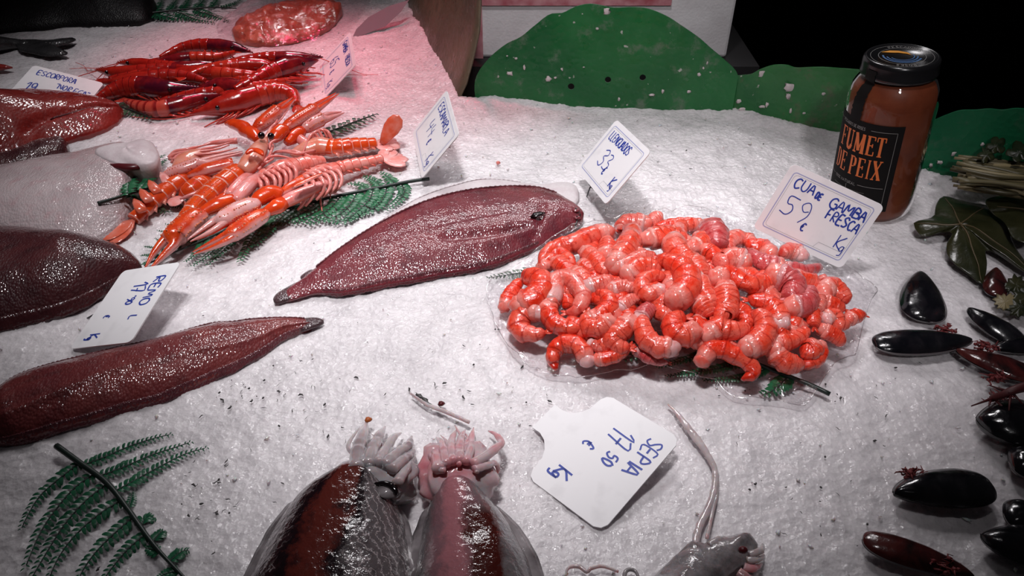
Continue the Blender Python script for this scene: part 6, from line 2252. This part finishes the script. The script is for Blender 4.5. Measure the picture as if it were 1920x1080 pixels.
def cuttle(label, left, right, h, mantle, fin_w, head_c, head_r, arms, arm_mat, eye=None, head_mat=None):
    """left/right: traced mantle edges running from the bottom (tail) up to the collar"""
    nt = 70
    Lp, Rp = cr(left, nt), cr(right, nt)
    root = thing('cuttlefish', label, 'cuttlefish', G(sum(p[0] for p in left) / len(left), 1000))
    A = [G(p[0], p[1], .005) for p in Lp]
    B = [G(p[0], p[1], .005) for p in Rp]
    rows = []
    for i in range(nt):
        t = i / (nt - 1)
        a, b = A[i], B[i]
        hh = h * min(1, (1.0 - t) / .10 + .02) ** .5 * min(1, t / .12 + .02) ** .6
        row = []
        for j in range(31):
            u = 2 * j / 30 - 1
            p = a.lerp(b, j / 30)
            p.z = .005 + hh * max(0, 1 - abs(u) ** 2.4) ** .75 + .0012 * mnoise.noise(p * 45)
            row.append(p)
        rows.append(row)
    mb = MB()
    mb.grid(rows)
    finish('mantle', mb, mantle, root)
    for nm, E_, sg in (('side_fin', A, -1), ('side_fin', B, 1)):
        rws = []
        for i in range(nt - 6):
            w = fin_w * min(1, (nt - 7 - i) / 14) ** .6
            d = (E_[i] - (A[i] + B[i]) / 2)
            d.z = 0
            d.normalize()
            rws.append([E_[i] - d * .006 + Vector((0, 0, .004)) + d * ((w + .006) * s) + Vector((0, 0, -.004 * s + .0016 * s * mnoise.noise(Vector((i * .35, sg, s))))) for s in (0, .25, .5, .75, 1)])
        mb = MB()
        mb.grid(rws)
        o = finish(nm, mb, CFIN, root)
        md = o.modifiers.new('thick', 'SOLIDIFY')
        md.thickness = .0015
    mb = MB()
    hc = G(head_c[0], head_c[1], .014)
    mb.blob(hc, head_r, 32, jit=.30, seed=head_c[0])
    for i, p in enumerate(mb.v):
        mb.v[i] = p + (p - hc) * (.20 * mnoise.noise(p * 75)) + Vector((0, 0, .002 * mnoise.noise(p * 200)))
    finish('head', mb, head_mat or CFLESH, root)
    rx = random.Random(int(head_c[0]))
    for _ in range(6):
        s0 = arms[rx.randrange(len(arms))][0][0]
        x, y = s0[0] + rx.uniform(-14, 14), s0[1] + rx.uniform(-4, 10)
        dx = rx.uniform(-9, 9)
        arms = arms + [([(x, y), (x + dx, y - 22), (x + dx * 1.6 + rx.uniform(-8, 8), y - 42), (x + dx * 2 + rx.uniform(-22, 22), y - rx.uniform(52, 82))], rx.uniform(9, 15))]
    for k, (pts, w) in enumerate(arms):
        n_ = len(pts)
        path = spine_path(pts, [lerp(.030, .007, i / (n_ - 1)) / ZK for i in range(n_)], 26)
        mb = MB()
        r = widths(path, w * .95, [(0, 1), (.35, .9), (.75, .6), (1, .14)])
        r = [q * (1 + .18 * mnoise.noise(Vector((i * .45, k, 3)))) for i, q in enumerate(r)]
        mb.loft(path, r, [q * .85 for q in r], n=10)
        rnd = random.Random(k)
        for i in range(5, 24):
            if rnd.random() < .6:
                mb.blob(path[i] + Vector((rnd.uniform(-.6, .6) * r[i], -r[i] * .5, r[i] * .55)), r[i] * .2, 6)
        finish('arm', mb, arm_mat, root)
    if eye:
        c = G(eye[0], eye[1], .024)
        mb = MB()
        mb.blob(c, (.0075, .0055, .0035), 16, jit=.3)
        e = finish('eye', mb, CFIN, root)
        mb = MB()
        q = [c + Vector((-.0085, .0028, .0022)), c + Vector((-.003, .0026, .0036)), c + Vector((.0024, .0006, .0038)), c + Vector((.0050, -.0026, .0032)), c + Vector((.0054, -.0046, .0020))]
        mb.loft([Vector(v) for v in cr(q, 12)], [.0006, .0010, .0012, .0014, .0016, .0018, .0020, .0021, .0021, .0018, .0014, .0006], [.0012] * 12, n=8)
        finish('pupil', mb, EYEM, e)
    return root


cuttle('striped dark red cuttlefish at the bottom edge, left of the pinkish one',
       [(610, 1330), (520, 1290), (455, 1210), (456, 1120), (480, 1060), (505, 1010), (530, 972), (552, 944), (580, 923), (615, 911), (650, 904), (676, 902)],
       [(630, 1330), (725, 1290), (785, 1210), (780, 1120), (772, 1060), (764, 1010), (758, 975), (745, 948), (730, 930), (712, 914), (694, 903)],
       .027, CUT1, .004, (710, 896), (.026, .018, .013),
       [([(668, 880), (672, 845), (680, 815), (688, 790)], 34), ([(690, 872), (700, 840), (712, 815), (722, 800)], 30), ([(708, 870), (722, 845), (738, 820), (752, 812)], 26), ([(722, 872), (745, 850), (765, 835), (772, 818)], 28), ([(735, 880), (756, 862), (770, 850), (774, 836)], 26), ([(745, 905), (760, 880), (772, 862), (778, 848)], 24), ([(680, 870), (690, 850), (705, 835), (718, 822)], 24)], CFLESH, eye=(728, 920))
cuttle('pinkish grey cuttlefish at the bottom edge, arms fanned towards the card',
       [(895, 1330), (820, 1290), (775, 1210), (772, 1120), (780, 1060), (788, 1010), (796, 975), (806, 950), (822, 930), (838, 918), (850, 912)],
       [(915, 1330), (975, 1290), (1010, 1210), (1006, 1120), (994, 1060), (975, 1020), (955, 985), (930, 955), (905, 935), (885, 922), (866, 912)],
       .024, CUT2, .006, (858, 892), (.026, .020, .012),
       [([(822, 880), (818, 855), (815, 838), (812, 828)], 26), ([(838, 870), (832, 845), (826, 828), (818, 820)], 22), ([(850, 866), (846, 842), (848, 822), (856, 806)], 22), ([(862, 864), (862, 838), (866, 818), (872, 806)], 22), ([(874, 866), (882, 842), (884, 822), (888, 802)], 20), ([(886, 870), (912, 854), (930, 840), (940, 830), (930, 815), (916, 808)], 22), ([(890, 880), (915, 872), (928, 868), (934, 880), (930, 895)], 18), ([(830, 875), (812, 858), (802, 845), (795, 842)], 18)], CPINK, head_mat=CPINK)
# blood patch on the second mantle is part of its look
GLASSY = NT('glassy_squid_skin')
GLASSY.set(base=GLASSY.ramp(GLASSY.noise(60, 4), [(.4, (0.42, 0.36, 0.375)), (.6, (0.56, 0.51, 0.52)), (.74, (0.42, 0.17, 0.19))]), rough=.1, coat=.6, coat_rough=.04, sss=.4, sss_scale=.008, normal=GLASSY.bump(GLASSY.noise(140, 4), .5, .0014))
GLASSY = GLASSY.mat
n = NT('grey_glassy_mantle')
n.set(base=n.ramp(n.noise(55, 6, rough=.7), [(.35, (0.13, 0.115, 0.12)), (.55, (0.30, 0.27, 0.28)), (.72, (0.42, 0.38, 0.39))]), rough=.14, coat=.5, sss=.3, sss_scale=.008, normal=n.bump(n.noise(120, 5), .7, .002))
GLASSY_D = n.mat
# third one: pale, partly out of the frame, one long tentacle reaching up past the card
root = thing('cuttlefish', 'pale grey cuttlefish at bottom edge right of card, long tentacle reaching up', 'cuttlefish', G(1340, 1060))
mb = MB()
path = spine_path([(1420, 1035), (1390, 1030), (1350, 1040), (1310, 1060), (1270, 1100), (1240, 1150)], [.010, .011, .013, .013, .012, .010], 26)
r = widths(path, 92, [(0, .35), (.15, .6), (.4, .8), (.8, 1), (1, .8)])
mb.loft(path, r, [q * .5 for q in r], n=24)
mb.v = [p + Vector((1, 1, 1)) * (.0045 * mnoise.noise(p * 70) + .0018 * mnoise.noise(p * 190)) for p in mb.v]
finish('mantle', mb, GLASSY_D, root)
mb = MB()
for k, (pts, w) in enumerate((([(1405, 1040), (1418, 1036), (1428, 1030), (1430, 1020)], 16), ([(1400, 1050), (1415, 1050), (1426, 1046), (1432, 1040)], 15), ([(1395, 1062), (1408, 1066), (1420, 1062), (1428, 1056)], 18), ([(1385, 1072), (1400, 1082), (1412, 1090), (1420, 1105)], 20), ([(1320, 1040), (1295, 1036), (1272, 1048), (1256, 1066)], 22), ([(1330, 1022), (1345, 1012), (1362, 1010), (1375, 1016)], 14))):
    path = spine_path(pts, [.018, .018, .014, .010], 18)
    mb = MB()
    r = [q * (1 + .25 * mnoise.noise(Vector((i * .6, k, 1)))) for i, q in enumerate(widths(path, w, [(0, 1), (.6, .8), (1, .3)]))]
    mb.loft(path, r, [q * .6 for q in r], n=10)
    finish('arm', mb, CPINK if k in (2, 3) else CFLESH, root)
mb = MB()
mb.blob(G(1393, 1031, .024), (.0028, .0022, .002), 10)
o = finish('eye', mb, MOUTHM, root)
o['label'] = 'tiny dark red eye spot'
for k, pts in enumerate([[(1325, 1040), (1305, 1020), (1312, 985), (1330, 950), (1340, 915), (1340, 880), (1322, 845), (1300, 815), (1285, 795), (1265, 770), (1252, 757)], [(1325, 1010), (1336, 960), (1345, 915), (1338, 870), (1325, 845)]]):
    path = spine_path(pts, [.010] * 2 + [.005] * (len(pts) - 2), 60)
    mb = MB()
    r = widths(path, 15 if k == 0 else 7, [(0, .9), (.3, 1), (.55, .8), (.75, 1.1), (.9, .7), (1, .25)])
    r = [q * (1 + .25 * mnoise.noise(Vector((i * .5, k, 0)))) for i, q in enumerate(r)]
    mb.loft(path, r, [q * .6 for q in r], n=10)
    o = finish('tentacle', mb, GLASSY, root)
for pts, lab in (([(1060, 1080), (1066, 1065), (1085, 1062), (1100, 1072), (1108, 1066), (1130, 1062), (1160, 1072)], 'thin curled pale tentacle at the bottom edge under the card'), ([(1170, 1095), (1172, 1074), (1180, 1068), (1192, 1072), (1200, 1090)], 'dark hooked tentacle tip at the bottom edge right of the curled one')):
    path = spine_path(pts, .004, 40)
    mb = MB()
    mb.loft(path, widths(path, 9, [(0, .4), (.3, 1), (1, .6)]), n=8)
    tag(finish('tentacle', mb, CFIN if 'dark' in lab else GLASSY), lab, 'tentacle')
# glassy strip of skin and dark shred near the cuttlefish arms
path = spine_path([(770, 738), (800, 758), (830, 770), (858, 782), (880, 792)], .004, 24)
mb = MB()
mb.loft(path, widths(path, 9, [(0, .4), (.4, 1), (1, .8)]), .0012, n=8)
tag(finish('skin_strip', mb, GLASSY), 'glassy pale strip of skin on the ice above the cuttlefish arms', 'scrap')
path = spine_path([(780, 740), (792, 746), (800, 754), (812, 764)], .0065, 14)
mb = MB()
mb.loft(path, [.0006, .0014, .0022, .0014, .0008, .0012, .002, .0022, .0012, .0008, .001, .0014, .0009, .0004], .0010, n=7)
tag(finish('shred', mb, DEBRIS), 'black shred lying along the glassy skin strip', 'scrap')
for x, y, mt, lab in ((827, 757, MOUTHM, 'small dark red crumb beside the glassy skin strip'), (690, 787, None, 'orange crumb on the tip of the striped cuttlefish arm')):
    mb = MB()
    mb.blob(G(x, y, .006 if mt else .010), (.0026, .0022, .0016), 9, jit=.5)
    tag(finish('crumb', mb, mt or plain('orange_crumb', (.42, .10, .02), .4)), lab, 'crumb')

# ------------------------------------------------------------------ bagged orange shellfish at the top edge
BAGF = thin_clear('clear_bag_film', (0.93, 0.88, 0.90), 1.0, .10, bump=(45, .003, .9), amount=.08)
n = NT('orange_red_bag_contents')
n.set(base=n.ramp(n.noise(50, 5), [(.35, (0.40, 0.085, 0.05)), (.65, (0.55, 0.17, 0.11))]), rough=.3, coat=.3, normal=n.bump(n.noise(120, 4), .8, .003))
bag = thing('bag', 'clear plastic bag of orange red shellfish at the top edge', 'bag', G(530, 45))
bg = Flat([(434, 58), (455, 42), (490, 22), (530, 10), (570, 4), (610, 4), (640, 12)], [(440, 72), (465, 80), (500, 82), (545, 76), (585, 66), (620, 48), (642, 22)], .016, .002, hp=lambda t: min(1, t / .2 + .1) ** .6 * min(1, (1 - t) / .2 + .1) ** .6)
mb = bg.solid(nu=31, bumpf=lambda t, u, p: 0.009 * abs(mnoise.noise(p * 42)) + .004 * mnoise.noise(p * 90))
finish('shellfish_meat', mb, n.mat, bag)
bf = Flat([(405, 55), (440, 28), (480, 6), (530, -6), (590, -10), (650, -8), (690, -12)], [(410, 66), (450, 76), (500, 86), (550, 80), (600, 70), (650, 50), (695, 6)], .022, .002, hp=lambda t: min(1, t / .2 + .05) ** .6 * min(1, (1 - t) / .25 + .02) ** .6)
finish('bag_film', bf.solid(nu=31, bumpf=lambda t, u, p: .005 * mnoise.noise(p * 30) + .002 * abs(mnoise.noise(p * 100)), under=False), BAGF, bag)
